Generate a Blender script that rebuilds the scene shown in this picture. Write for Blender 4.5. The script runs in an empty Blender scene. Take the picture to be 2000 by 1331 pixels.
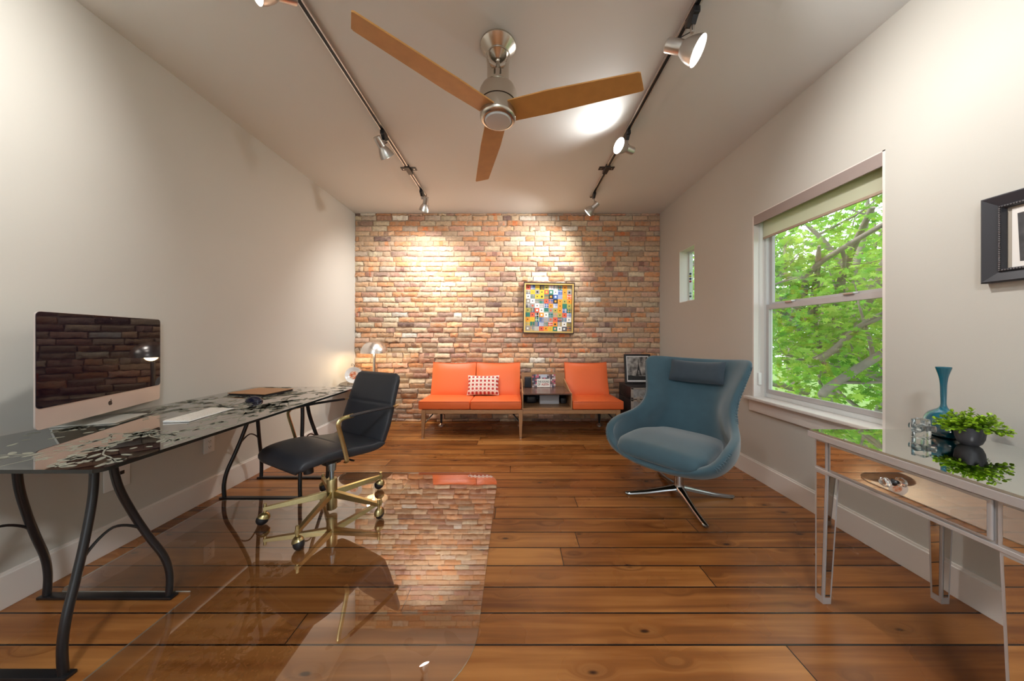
import bpy, bmesh, math, random
from mathutils import Vector, Matrix, noise
PI = math.pi
R = math.radians
C = bpy.context.scene.collection
random.seed(7)

# ------------------------------------------------------------------ helpers
class MB:
    """collects shapes into one mesh object"""
    def __init__(s):
        s.v = []; s.f = []; s.m = []; s.mi = 0; s.col = None
    def add(s, verts, faces, M=None):
        b = len(s.v)
        for p in verts:
            p = Vector(p)
            s.v.append(tuple(M @ p) if M else tuple(p))
        for f in faces:
            s.f.append(tuple(b + i for i in f)); s.m.append(s.mi)
            if s.col is not None: s.col_list.append(s.curcol)
        return s
    def colours(s):
        s.col = True; s.col_list = []; s.curcol = (1, 1, 1); return s
    def box(s, x0, y0, z0, x1, y1, z1, M=None):
        vs = [(x, y, z) for x in (x0, x1) for y in (y0, y1) for z in (z0, z1)]
        fs = [(0,1,3,2),(4,6,7,5),(0,4,5,1),(2,3,7,6),(0,2,6,4),(1,5,7,3)]
        return s.add(vs, fs, M)
    def rbox(s, x0, y0, z0, x1, y1, z1, r=0.01, seg=3, M=None):
        bm = bmesh.new(); bmesh.ops.create_cube(bm, size=1)
        bmesh.ops.scale(bm, vec=(x1-x0, y1-y0, z1-z0), verts=bm.verts)
        bmesh.ops.translate(bm, vec=((x0+x1)/2, (y0+y1)/2, (z0+z1)/2), verts=bm.verts)
        r = min(r, abs(x1-x0)*.49, abs(y1-y0)*.49, abs(z1-z0)*.49)
        bmesh.ops.bevel(bm, geom=bm.edges[:], offset=r, segments=seg, affect='EDGES', profile=.5)
        bm.verts.index_update()
        s.add([v.co.copy() for v in bm.verts], [[v.index for v in f.verts] for f in bm.faces], M)
        bm.free(); return s
    def loft(s, rings, cap=True, closed=True, M=None):
        n = len(rings[0]); vs = [p for r in rings for p in r]; fs = []
        for i in range(len(rings)-1):
            for j in range(n if closed else n-1):
                k = (j+1) % n
                fs.append((i*n+j, i*n+k, (i+1)*n+k, (i+1)*n+j))
        if cap:
            fs.append(tuple(range(n-1, -1, -1))); b = (len(rings)-1)*n
            fs.append(tuple(b+j for j in range(n)))
        return s.add(vs, fs, M)
    def tube(s, pts, r, seg=10, closed=False, flat=None, M=None):
        pts = [Vector(p) for p in pts]; n = len(pts)
        rs = r if isinstance(r, (list, tuple)) else [r]*n
        rings = []; up = None
        for i in range(n):
            if closed: t = pts[(i+1) % n]-pts[i-1]
            else: t = pts[min(i+1, n-1)]-pts[max(i-1, 0)]
            t.normalize()
            if up is None:
                up = Vector((0,0,1)) if abs(t.z) < .9 else Vector((1,0,0))
            a = (up - t*up.dot(t))
            if a.length < 1e-5: a = Vector((1,0,0)) - t*t.x
            a.normalize(); b = t.cross(a); up = a
            w = rs[i]; fa = flat if flat else (1, 1)
            rings.append([pts[i]+a*w*fa[0]*math.cos(2*PI*j/seg)+b*w*fa[1]*math.sin(2*PI*j/seg) for j in range(seg)])
        if closed: rings.append(rings[0])
        return s.loft(rings, cap=not closed, M=M)
    def lathe(s, prof, seg=32, M=None, cap=False):
        rings = [[(r*math.cos(2*PI*j/seg), r*math.sin(2*PI*j/seg), z) for j in range(seg)] for r, z in prof]
        return s.loft(rings, cap=cap, M=M)
    def cyl(s, c, r, z0, z1, seg=24, r1=None, M=None):
        r1 = r if r1 is None else r1
        rings = [[(c[0]+q*math.cos(2*PI*j/seg), c[1]+q*math.sin(2*PI*j/seg), z) for j in range(seg)] for q, z in ((r, z0), (r1, z1))]
        return s.loft(rings, M=M)
    def ball(s, c, r, seg=16, M=None):
        rx, ry, rz = r if isinstance(r, (list, tuple)) else (r, r, r)
        rings = []
        h = seg//2
        for i in range(h+1):
            a = -PI/2+PI*i/h; q = max(math.cos(a), 1e-3)
            rings.append([(c[0]+rx*q*math.cos(2*PI*j/seg), c[1]+ry*q*math.sin(2*PI*j/seg), c[2]+rz*math.sin(a)) for j in range(seg)])
        return s.loft(rings, M=M)
    def prism(s, poly, z0, z1, M=None):
        n = len(poly)
        vs = [(x, y, z0) for x, y in poly]+[(x, y, z1) for x, y in poly]
        fs = [tuple(range(n-1, -1, -1)), tuple(range(n, 2*n))]+[(i, (i+1) % n, n+(i+1) % n, n+i) for i in range(n)]
        return s.add(vs, fs, M)
    def poly(s, pts, M=None):
        return s.add(pts, [tuple(range(len(pts)))], M)
    def build(s, name, mats, parent=None, smooth=True, bevel=0, sub=0, auto=35, solid=None, weld=False):
        me = bpy.data.meshes.new(name); me.from_pydata(s.v, [], s.f)
        if not isinstance(mats, (list, tuple)): mats = [mats]
        for m in mats: me.materials.append(m)
        me.polygons.foreach_set('material_index', s.m)
        if s.col:
            ca = me.color_attributes.new('Col', 'FLOAT_COLOR', 'CORNER'); d = []
            for p, c in zip(me.polygons, s.col_list):
                for _ in range(p.loop_total): d += [c[0], c[1], c[2], 1]
            ca.data.foreach_set('color', d)
        bm = bmesh.new(); bm.from_mesh(me)
        if weld: bmesh.ops.remove_doubles(bm, verts=bm.verts, dist=1e-5)
        bmesh.ops.recalc_face_normals(bm, faces=bm.faces)
        if smooth:
            for f in bm.faces: f.smooth = True
            for e in bm.edges:
                if len(e.link_faces) == 2 and e.calc_face_angle(0) > R(auto): e.smooth = False
        bm.to_mesh(me); bm.free(); me.update()
        o = bpy.data.objects.new(name, me); C.objects.link(o)
        if parent: o.parent = parent
        if solid:
            m = o.modifiers.new('s', 'SOLIDIFY'); m.thickness = solid; m.offset = 0
        if bevel:
            m = o.modifiers.new('b', 'BEVEL'); m.width = bevel; m.segments = 2; m.limit_method = 'ANGLE'; m.angle_limit = R(40)
        if sub:
            m = o.modifiers.new('u', 'SUBSURF'); m.levels = sub; m.render_levels = sub
        return o

def thing(name, label, cat, loc=(0,0,0), rotz=0, group=None, rot=None):
    o = bpy.data.objects.new(name, None); C.objects.link(o)
    o.empty_display_size = .05
    o.location = loc; o.rotation_euler = rot if rot else (0, 0, rotz)
    o['label'] = label; o['category'] = cat
    if group: o['group'] = group
    return o
def tag(o, label, cat, group=None, kind=None):
    o['label'] = label; o['category'] = cat
    if group: o['group'] = group
    if kind: o['kind'] = kind
    return o
def struct(o): o['kind'] = 'structure'; return o
def smoothpath(P, n=6):
    P = [Vector(p) for p in P]; out = []
    for i in range(len(P)-1):
        p0 = P[max(i-1, 0)]; p1 = P[i]; p2 = P[i+1]; p3 = P[min(i+2, len(P)-1)]
        for k in range(n):
            t = k/n
            out.append(.5*((2*p1)+(p2-p0)*t+(2*p0-5*p1+4*p2-p3)*t*t+(3*p1-p0-3*p2+p3)*t**3))
    out.append(P[-1]); return out
def interp(tab, t):
    for (a, va), (b, vb) in zip(tab, tab[1:]):
        if t <= b:
            u = (t-a)/(b-a) if b > a else 0; u = u*u*(3-2*u)
            return va+(vb-va)*u
    return tab[-1][1]
def pad_loft(mb, path, wf, tf, M=None, n=28, p=.5, k=28):
    """upholstered slab swept along a side profile path of (y,z); wf, tf: half width / half thickness over 0..1"""
    P = smoothpath([(0, a, b) for a, b in path], 8)
    L = [0]
    for a, b in zip(P, P[1:]): L.append(L[-1]+(b-a).length)
    rings = []
    for i in range(n+1):
        u = i/n; s_ = u*L[-1]
        q = 0
        while q < len(L)-2 and L[q+1] < s_: q += 1
        f = (s_-L[q])/(L[q+1]-L[q]); c = P[q].lerp(P[q+1], f); t = (P[q+1]-P[q]).normalized()
        nn = Vector((0, -t.z, t.y)); w = wf(u); h = tf(u)
        ring = []
        for j in range(k):
            a = 2*PI*j/k; ca, sa = math.cos(a), math.sin(a)
            ring.append(c+Vector((1,0,0))*w*math.copysign(abs(ca)**p, ca)+nn*h*math.copysign(abs(sa)**p, sa)*(1))
        rings.append(ring)
    mb.loft(rings, M=M); return mb

# ------------------------------------------------------------------ materials
def newmat(name):
    m = bpy.data.materials.new(name); m.use_nodes = True
    nt = m.node_tree; b = nt.nodes['Principled BSDF']; return m, nt, b
def mat(name, col, rough=.5, metal=0, bump=0, bscale=200, var=0, vscale=8, coat=0, spec=None, trans=0, ior=None, emit=None, es=0, sheen=0, stretch=None, aniso=0, alpha=1):
    m, nt, b = newmat(name); N = nt.nodes; Lk = nt.links
    b.inputs['Base Color'].default_value = (*col, 1); b.inputs['Roughness'].default_value = rough
    b.inputs['Metallic'].default_value = metal
    if coat: b.inputs['Coat Weight'].default_value = coat; b.inputs['Coat Roughness'].default_value = .1
    if spec is not None: b.inputs['Specular IOR Level'].default_value = spec
    if trans: b.inputs['Transmission Weight'].default_value = trans
    if ior: b.inputs['IOR'].default_value = ior
    if sheen: b.inputs['Sheen Weight'].default_value = sheen
    if aniso: b.inputs['Anisotropic'].default_value = aniso
    if emit: b.inputs['Emission Color'].default_value = (*emit, 1); b.inputs['Emission Strength'].default_value = es
    tc = N.new('ShaderNodeTexCoord'); mp = N.new('ShaderNodeMapping'); Lk.new(tc.outputs['Object'], mp.inputs[0])
    if stretch: mp.inputs['Scale'].default_value = stretch
    if bump:
        nz = N.new('ShaderNodeTexNoise'); nz.inputs['Scale'].default_value = bscale; nz.inputs['Detail'].default_value = 3
        Lk.new(mp.outputs[0], nz.inputs[0])
        bp = N.new('ShaderNodeBump'); bp.inputs['Strength'].default_value = bump; bp.inputs['Distance'].default_value = .002
        Lk.new(nz.outputs[0], bp.inputs['Height']); Lk.new(bp.outputs[0], b.inputs['Normal'])
    if var:
        nz = N.new('ShaderNodeTexNoise'); nz.inputs['Scale'].default_value = vscale; nz.inputs['Detail'].default_value = 4
        Lk.new(mp.outputs[0], nz.inputs[0])
        mx = N.new('ShaderNodeMix'); mx.data_type = 'RGBA'; Lk.new(nz.outputs[0], mx.inputs[0])
        mx.inputs[6].default_value = (*[max(0, c*(1-var)) for c in col], 1); mx.inputs[7].default_value = (*[min(1, c*(1+var)) for c in col], 1)
        Lk.new(mx.outputs[2], b.inputs['Base Color'])
    return m
def glassmat(name, tint, f0=.08, rough=0.0, gloss=(1,1,1), fmax=1.0, pw=3.6):
    """sheet glass: angle-dependent mix of clear transmission and mirror reflection"""
    m = bpy.data.materials.new(name); m.use_nodes = True; nt = m.node_tree; N = nt.nodes; Lk = nt.links; N.clear()
    o = N.new('ShaderNodeOutputMaterial'); mx = N.new('ShaderNodeMixShader'); lw = N.new('ShaderNodeLayerWeight'); lw.inputs[0].default_value = .5
    p = N.new('ShaderNodeMath'); p.operation = 'POWER'; Lk.new(lw.outputs['Facing'], p.inputs[0]); p.inputs[1].default_value = pw
    q = N.new('ShaderNodeMath'); q.operation = 'MULTIPLY_ADD'; Lk.new(p.outputs[0], q.inputs[0]); q.inputs[1].default_value = fmax-f0; q.inputs[2].default_value = f0; q.use_clamp = True
    g = N.new('ShaderNodeBsdfGlossy'); g.inputs['Roughness'].default_value = rough; g.inputs[0].default_value = (*gloss, 1)
    t = N.new('ShaderNodeBsdfTransparent'); t.inputs[0].default_value = (*tint, 1)
    Lk.new(q.outputs[0], mx.inputs[0]); Lk.new(t.outputs[0], mx.inputs[1]); Lk.new(g.outputs[0], mx.inputs[2]); Lk.new(mx.outputs[0], o.inputs[0])
    return m
def attrmat(name, rough=.8, bump=.4, bscale=60, noisecol=.25, nscale=25, dist=.004, smear=None):
    m, nt, b = newmat(name); N = nt.nodes; Lk = nt.links
    at = N.new('ShaderNodeAttribute'); at.attribute_name = 'Col'
    tc = N.new('ShaderNodeTexCoord')
    nz = N.new('ShaderNodeTexNoise'); nz.inputs['Scale'].default_value = nscale; nz.inputs['Detail'].default_value = 6; Lk.new(tc.outputs['Object'], nz.inputs[0])
    mr = N.new('ShaderNodeMapRange'); mr.inputs[1].default_value = .25; mr.inputs[2].default_value = .75; mr.inputs[3].default_value = 1-noisecol; mr.inputs[4].default_value = 1+noisecol
    Lk.new(nz.outputs[0], mr.inputs[0])
    mx = N.new('ShaderNodeVectorMath'); mx.operation = 'SCALE'; Lk.new(at.outputs['Color'], mx.inputs[0]); Lk.new(mr.outputs[0], mx.inputs['Scale'])
    if smear:
        n3 = N.new('ShaderNodeTexNoise'); n3.inputs['Scale'].default_value = 14; n3.inputs['Detail'].default_value = 8; n3.inputs['Roughness'].default_value = .65; Lk.new(tc.outputs['Object'], n3.inputs[0])
        m3 = N.new('ShaderNodeMapRange'); m3.inputs[1].default_value = .47; m3.inputs[2].default_value = .66; m3.inputs[3].default_value = .02; m3.inputs[4].default_value = .6; Lk.new(n3.outputs[0], m3.inputs[0])
        m4 = N.new('ShaderNodeMix'); m4.data_type = 'RGBA'; Lk.new(m3.outputs[0], m4.inputs[0]); Lk.new(mx.outputs[0], m4.inputs[6]); m4.inputs[7].default_value = (*smear, 1); Lk.new(m4.outputs[2], b.inputs['Base Color'])
    else: Lk.new(mx.outputs[0], b.inputs['Base Color'])
    b.inputs['Roughness'].default_value = rough
    if bump:
        n2 = N.new('ShaderNodeTexNoise'); n2.inputs['Scale'].default_value = bscale; n2.inputs['Detail'].default_value = 8; Lk.new(tc.outputs['Object'], n2.inputs[0])
        bp = N.new('ShaderNodeBump'); bp.inputs['Strength'].default_value = bump; bp.inputs['Distance'].default_value = dist
        Lk.new(n2.outputs[0], bp.inputs['Height']); Lk.new(bp.outputs[0], b.inputs['Normal'])
    return m

M_wall = mat('wall_paint', (.585,.575,.53), .55, bump=.12, bscale=300, spec=.3)
M_ceil = mat('ceiling_paint', (.74,.775,.775), .6, bump=.08, bscale=300, spec=.3)
M_trim = mat('white_trim_paint', (.80,.76,.72), .4)
M_white = mat('white_plastic', (.82,.82,.80), .35)
M_black = mat('black_metal', (.012,.012,.014), .32, spec=.5)
M_blackpl = mat('black_plastic', (.015,.015,.018), .4)
M_brass = mat('brushed_brass', (.56,.46,.23), .3, 1, var=.15, vscale=60)
M_chrome = mat('chrome', (.8,.8,.8), .12, 1)
M_alum = mat('brushed_aluminium', (.62,.60,.58), .32, 1)
M_nickel = mat('brushed_nickel', (.62,.57,.50), .25, 1, aniso=.4)
M_mirror = mat('mirror', (.80,.78,.76), .015, 1)
M_silver = mat('silver_paint', (.55,.55,.56), .35, .35)
M_leather = mat('black_leather', (.032,.036,.046), .42, bump=.3, bscale=260, var=.2, vscale=10)
M_orange = mat('orange_vinyl', (.78,.15,.04), .42, bump=.15, bscale=180, spec=.4)
M_teal = mat('teal_wool', (.042,.100,.135), .85, bump=.5, bscale=420, var=.18, vscale=14, sheen=.5)
M_pillow = mat('slate_wool', (.04,.062,.085), .88, bump=.5, bscale=420, var=.15, vscale=20, sheen=.3)
M_walnut = mat('walnut', (.22,.10,.05), .35, var=.35, vscale=10, stretch=(2,14,14))
M_oak = mat('brown_oak', (.40,.215,.105), .4, var=.3, vscale=10, stretch=(2,14,14))
M_blade = mat('maple_veneer', (.58,.30,.09), .4, var=.16, vscale=16)
M_glass = glassmat('window_glass', (.98,.99,.985), .03, fmax=.6)
M_mat = glassmat('clear_glass_mat', (.95,.94,.93), .17, fmax=.95, pw=2.4)
M_desk = glassmat('smoked_glass', (.24,.23,.20), .20, pw=2.4)
def transl(name, col, k=.55):
    m_ = bpy.data.materials.new(name); m_.use_nodes = True; nt = m_.node_tree; N = nt.nodes; L = nt.links; N.clear()
    o_ = N.new('ShaderNodeOutputMaterial'); d = N.new('ShaderNodeBsdfDiffuse'); t = N.new('ShaderNodeBsdfTranslucent'); mx = N.new('ShaderNodeMixShader'); mx.inputs[0].default_value = k
    d.inputs[0].default_value = (*col, 1); t.inputs[0].default_value = (*col, 1); L.new(d.outputs[0], mx.inputs[1]); L.new(t.outputs[0], mx.inputs[2]); L.new(mx.outputs[0], o_.inputs[0]); return m_
M_frost = transl('frosted_white', (.52,.52,.43), .5)
M_edge = mat('dark_glass_edge', (.012,.015,.014), .2)
M_crystal = mat('crystal', (.98,.99,.99), .12, trans=1, ior=1.5)
M_vase = mat('teal_glass', (.0,.115,.18), .06, coat=.5, spec=.7)
M_screen = mat('dark_screen_glass', (.010,.006,.012), .02, ior=1.32)
def emat(name, col, s):
    return mat(name, (.9,.9,.9), .3, emit=col, es=s)
M_bulb = emat('lit_bulb', (1,.96,.9), 9)
M_lamp = emat('lamp_bulb', (1,.7,.4), 7)
M_frostlens = mat('frosted_lens', (.62,.66,.68), .3)

# floor boards
def floor_mat():
    m, nt, b = newmat('pine_boards'); N = nt.nodes; L = nt.links
    def n(t, **k):
        x = N.new(t)
        for a, v in k.items(): setattr(x, a, v)
        return x
    def mth(op, a, bb=None, c=None):
        x = n('ShaderNodeMath', operation=op)
        for i, v in enumerate((a, bb, c)):
            if v is None: continue
            if isinstance(v, (int, float)): x.inputs[i].default_value = v
            else: L.new(v, x.inputs[i])
        return x.outputs[0]
    tc = n('ShaderNodeTexCoord'); sp = n('ShaderNodeSeparateXYZ'); L.new(tc.outputs['Object'], sp.inputs[0])
    W = .1312; y = mth('DIVIDE', mth('ADD', sp.outputs[1], 20-1.067+W*.0), W)
    row = mth('FLOOR', y); fr = mth('FRACT', y)
    wn = n('ShaderNodeTexWhiteNoise', noise_dimensions='1D'); L.new(row, wn.inputs['W'])
    sc = n('ShaderNodeSeparateColor'); L.new(wn.outputs['Color'], sc.inputs[0])
    xs = mth('DIVIDE', mth('ADD', mth('ADD', sp.outputs[0], 30), mth('MULTIPLY', sc.outputs[0], 7)), 3.1)
    seg = mth('FLOOR', xs); fx = mth('FRACT', xs)
    wn2 = n('ShaderNodeTexWhiteNoise', noise_dimensions='2D'); cb = n('ShaderNodeCombineXYZ'); L.new(row, cb.inputs[0]); L.new(seg, cb.inputs[1]); L.new(cb.outputs[0], wn2.inputs['Vector'])
    sc2 = n('ShaderNodeSeparateColor'); L.new(wn2.outputs['Color'], sc2.inputs[0])
    # grain coordinates, shifted per board
    off = n('ShaderNodeCombineXYZ'); L.new(mth('MULTIPLY', sc2.outputs[0], 50), off.inputs[0]); L.new(mth('MULTIPLY', sc2.outputs[1], 50), off.inputs[1])
    va = n('ShaderNodeVectorMath', operation='ADD'); L.new(tc.outputs['Object'], va.inputs[0]); L.new(off.outputs[0], va.inputs[1])
    # knots
    mpk = n('ShaderNodeMapping'); mpk.inputs['Scale'].default_value = (3.4, 8.5, 1); L.new(va.outputs[0], mpk.inputs[0])
    vo = n('ShaderNodeTexVoronoi'); vo.inputs['Scale'].default_value = 1; L.new(mpk.outputs[0], vo.inputs[0])
    kn = vo.outputs['Distance']
    kr = mth('SUBTRACT', 1, mth('SMOOTH_MIN', mth('DIVIDE', kn, .14), 1, .1))  # 1 in knot
    knz = n('ShaderNodeMapRange'); knz.interpolation_type = 'SMOOTHSTEP'; knz.inputs[1].default_value = .095; knz.inputs[2].default_value = .03; knz.inputs[3].default_value = 0; knz.inputs[4].default_value = 1; L.new(kn, knz.inputs[0])
    halo = n('ShaderNodeMapRange'); halo.interpolation_type = 'SMOOTHSTEP'; halo.inputs[1].default_value = .34; halo.inputs[2].default_value = .06; halo.inputs[3].default_value = 0; halo.inputs[4].default_value = 1; L.new(kn, halo.inputs[0])
    mpg = n('ShaderNodeMapping'); mpg.inputs['Scale'].default_value = (1.3, 26, 1); L.new(va.outputs[0], mpg.inputs[0])
    wob = n('ShaderNodeVectorMath', operation='ADD'); L.new(mpg.outputs[0], wob.inputs[0])
    cwo = n('ShaderNodeCombineXYZ'); L.new(mth('MULTIPLY', halo.outputs[0], 1.6), cwo.inputs[1]); L.new(cwo.outputs[0], wob.inputs[1])
    g1 = n('ShaderNodeTexNoise'); g1.inputs['Scale'].default_value = 1; g1.inputs['Detail'].default_value = 7; g1.inputs['Distortion'].default_value = .35; L.new(wob.outputs[0], g1.inputs[0])
    g2 = n('ShaderNodeTexNoise'); g2.inputs['Scale'].default_value = 1.6; g2.inputs['Detail'].default_value = 3; L.new(va.outputs[0], g2.inputs[0])
    t = mth('ADD', mth('ADD', mth('MULTIPLY', mth('SUBTRACT', g1.outputs[0], .5), .95), mth('MULTIPLY', mth('SUBTRACT', g2.outputs[0], .5), .7)), mth('ADD', mth('MULTIPLY', mth('SUBTRACT', sc2.outputs[2], .5), .35), .5))
    cr = n('ShaderNodeValToRGB'); e = cr.color_ramp.elements
    e[0].position = .10; e[0].color = (.095,.026,.007,1); e[1].position = .88; e[1].color = (.53,.235,.068,1)
    k = e.new(.5); k.color = (.30,.108,.026,1)
    L.new(t, cr.inputs[0])
    mk = n('ShaderNodeMix', data_type='RGBA'); L.new(mth('MULTIPLY', mth('ADD', knz.outputs[0], mth('MULTIPLY', halo.outputs[0], .25)), .85), mk.inputs[0]); L.new(cr.outputs[0], mk.inputs[6]); mk.inputs[7].default_value = (.035,.010,.004,1)
    # gaps
    d = mth('MULTIPLY', mth('MINIMUM', fr, mth('SUBTRACT', 1, fr)), W)
    dx = mth('MULTIPLY', mth('MINIMUM', fx, mth('SUBTRACT', 1, fx)), 3.1)
    dm = mth('MINIMUM', d, mth('MULTIPLY', dx, 1.6))
    gp = n('ShaderNodeMapRange'); gp.inputs[1].default_value = .0028; gp.inputs[2].default_value = .0040; gp.inputs[3].default_value = 1; gp.inputs[4].default_value = 0; L.new(dm, gp.inputs[0])
    mg = n('ShaderNodeMix', data_type='RGBA'); L.new(gp.outputs[0], mg.inputs[0]); L.new(mk.outputs[2], mg.inputs[6]); mg.inputs[7].default_value = (.008,.003,.002,1)
    L.new(mg.outputs[2], b.inputs['Base Color'])
    rr = n('ShaderNodeMapRange'); L.new(g2.outputs[0], rr.inputs[0]); rr.inputs[3].default_value = .20; rr.inputs[4].default_value = .36; L.new(rr.outputs[0], b.inputs['Roughness'])
    hh = mth('SUBTRACT', mth('MULTIPLY', g1.outputs[0], .12), gp.outputs[0])
    dsm = n('ShaderNodeMapRange'); dsm.inputs[1].default_value = 0; dsm.inputs[2].default_value = .02; L.new(d, dsm.inputs[0])
    bp = n('ShaderNodeBump'); bp.inputs['Strength'].default_value = .5; bp.inputs['Distance'].default_value = .003; L.new(mth('ADD', hh, mth('MULTIPLY', dsm.outputs[0], .3)), bp.inputs['Height']); L.new(bp.outputs[0], b.inputs['Normal'])
    b.inputs['Specular IOR Level'].default_value = .5
    return m
M_floor = floor_mat()

# ------------------------------------------------------------------ camera
E = 1.147
cam = bpy.data.cameras.new('camera'); co = bpy.data.objects.new('camera', cam); C.objects.link(co)
co.location = (0, 0, E); co.rotation_euler = (PI/2, 0, 0)
cam.sensor_width = 36; cam.sensor_fit = 'HORIZONTAL'; cam.lens = 600/2000*36
cam.shift_x = -7/2000; cam.shift_y = -8.5/2000; cam.clip_start = .02; cam.clip_end = 200
bpy.context.scene.camera = co
sc = bpy.context.scene
sc.view_settings.view_transform = 'Standard'; sc.view_settings.look = 'None'; sc.view_settings.gamma = 1; sc.view_settings.exposure = .18
try:
    sc.view_settings.use_curve_mapping = False
    sc.cycles.use_denoising = True; sc.cycles.max_bounces = 10; sc.cycles.transparent_max_bounces = 24; sc.cycles.glossy_bounces = 6
    sc.cycles.diffuse_bounces = 4; sc.cycles.sample_clamp_indirect = 6; sc.cycles.caustics_reflective = False; sc.cycles.caustics_refractive = False
except Exception: pass

# ------------------------------------------------------------------ room
XL, XR, YB, YF, H = -2.163, 1.942, 4.147, -2.4, 2.80
T = .16
def wallbox(mb, axis, pos, th, a0, a1, z0, z1, holes):
    """wall slab with rectangular holes; axis 'x' means the slab's plane is x = pos..pos+th and a runs along y"""
    A = sorted({a0, a1, *[h[0] for h in holes], *[h[1] for h in holes]}); Z = sorted({z0, z1, *[h[2] for h in holes], *[h[3] for h in holes]})
    for i in range(len(A)-1):
        for j in range(len(Z)-1):
            ca, cz = (A[i]+A[i+1])/2, (Z[j]+Z[j+1])/2
            if any(h[0] < ca < h[1] and h[2] < cz < h[3] for h in holes): continue
            if axis == 'x': mb.box(pos, A[i], Z[j], pos+th, A[i+1], Z[j+1])
            else: mb.box(A[i], pos, Z[j], A[i+1], pos+th, Z[j+1])
mb = MB(); mb.box(XL-T, YF-T, -.1, XR+T, YB+T, 0); struct(mb.build('floor', M_floor, smooth=False))
mb = MB(); mb.box(XL-T, YF-T, H, XR+T, YB+T, H+.15); struct(mb.build('ceiling', M_ceil, smooth=False))
mb = MB(); mb.box(XL-T, YF-T, 0, XL, YB+T, H); struct(mb.build('wall_left', M_wall, smooth=False))
WIN = (1.614, 2.517, .655, 2.129)      # big window  y0 y1 z0 z1
WIN2 = (3.335, 3.641, 1.541, 2.146)    # small window
mb = MB(); wallbox(mb, 'x', XR, T, YF-T, YB+T, 0, H, [WIN, WIN2]); struct(mb.build('wall_right', M_wall, smooth=False, weld=True))
WFILL = (-1.5, 1.3, .5, 2.35)  # opening for the added, unseen fill window
mb = MB(); wallbox(mb, 'y', YF-T, T, XL, XR, 0, H, [WFILL]); struct(mb.build('wall_rear', M_wall, smooth=False, weld=True))
# baseboards
def baseboard(name, x0, y0, x1, y1, side):
    m = MB(); h = .14; t = .016
    if side == 'x+': m.box(x0, y0, 0, x0+t, y1, h); m.box(x0, y0, 0, x0+t*.5, y1, h+.012)
    if side == 'x-': m.box(x0-t, y0, 0, x0, y1, h-.008); m.box(x0-t*.5, y0, 0, x0, y1, h+.004)
    if side == 'y+': m.box(x0, y0, 0, x1, y0+t, h)
    struct(m.build(name, M_trim, smooth=False, bevel=.002))
baseboard('baseboard_left', XL, YF, XL, YB, 'x+')
baseboard('baseboard_right', XR, YF, XR, YB, 'x-')
baseboard('baseboard_rear', XL+.02, YF, XR-.02, YF, 'y+')

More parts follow.
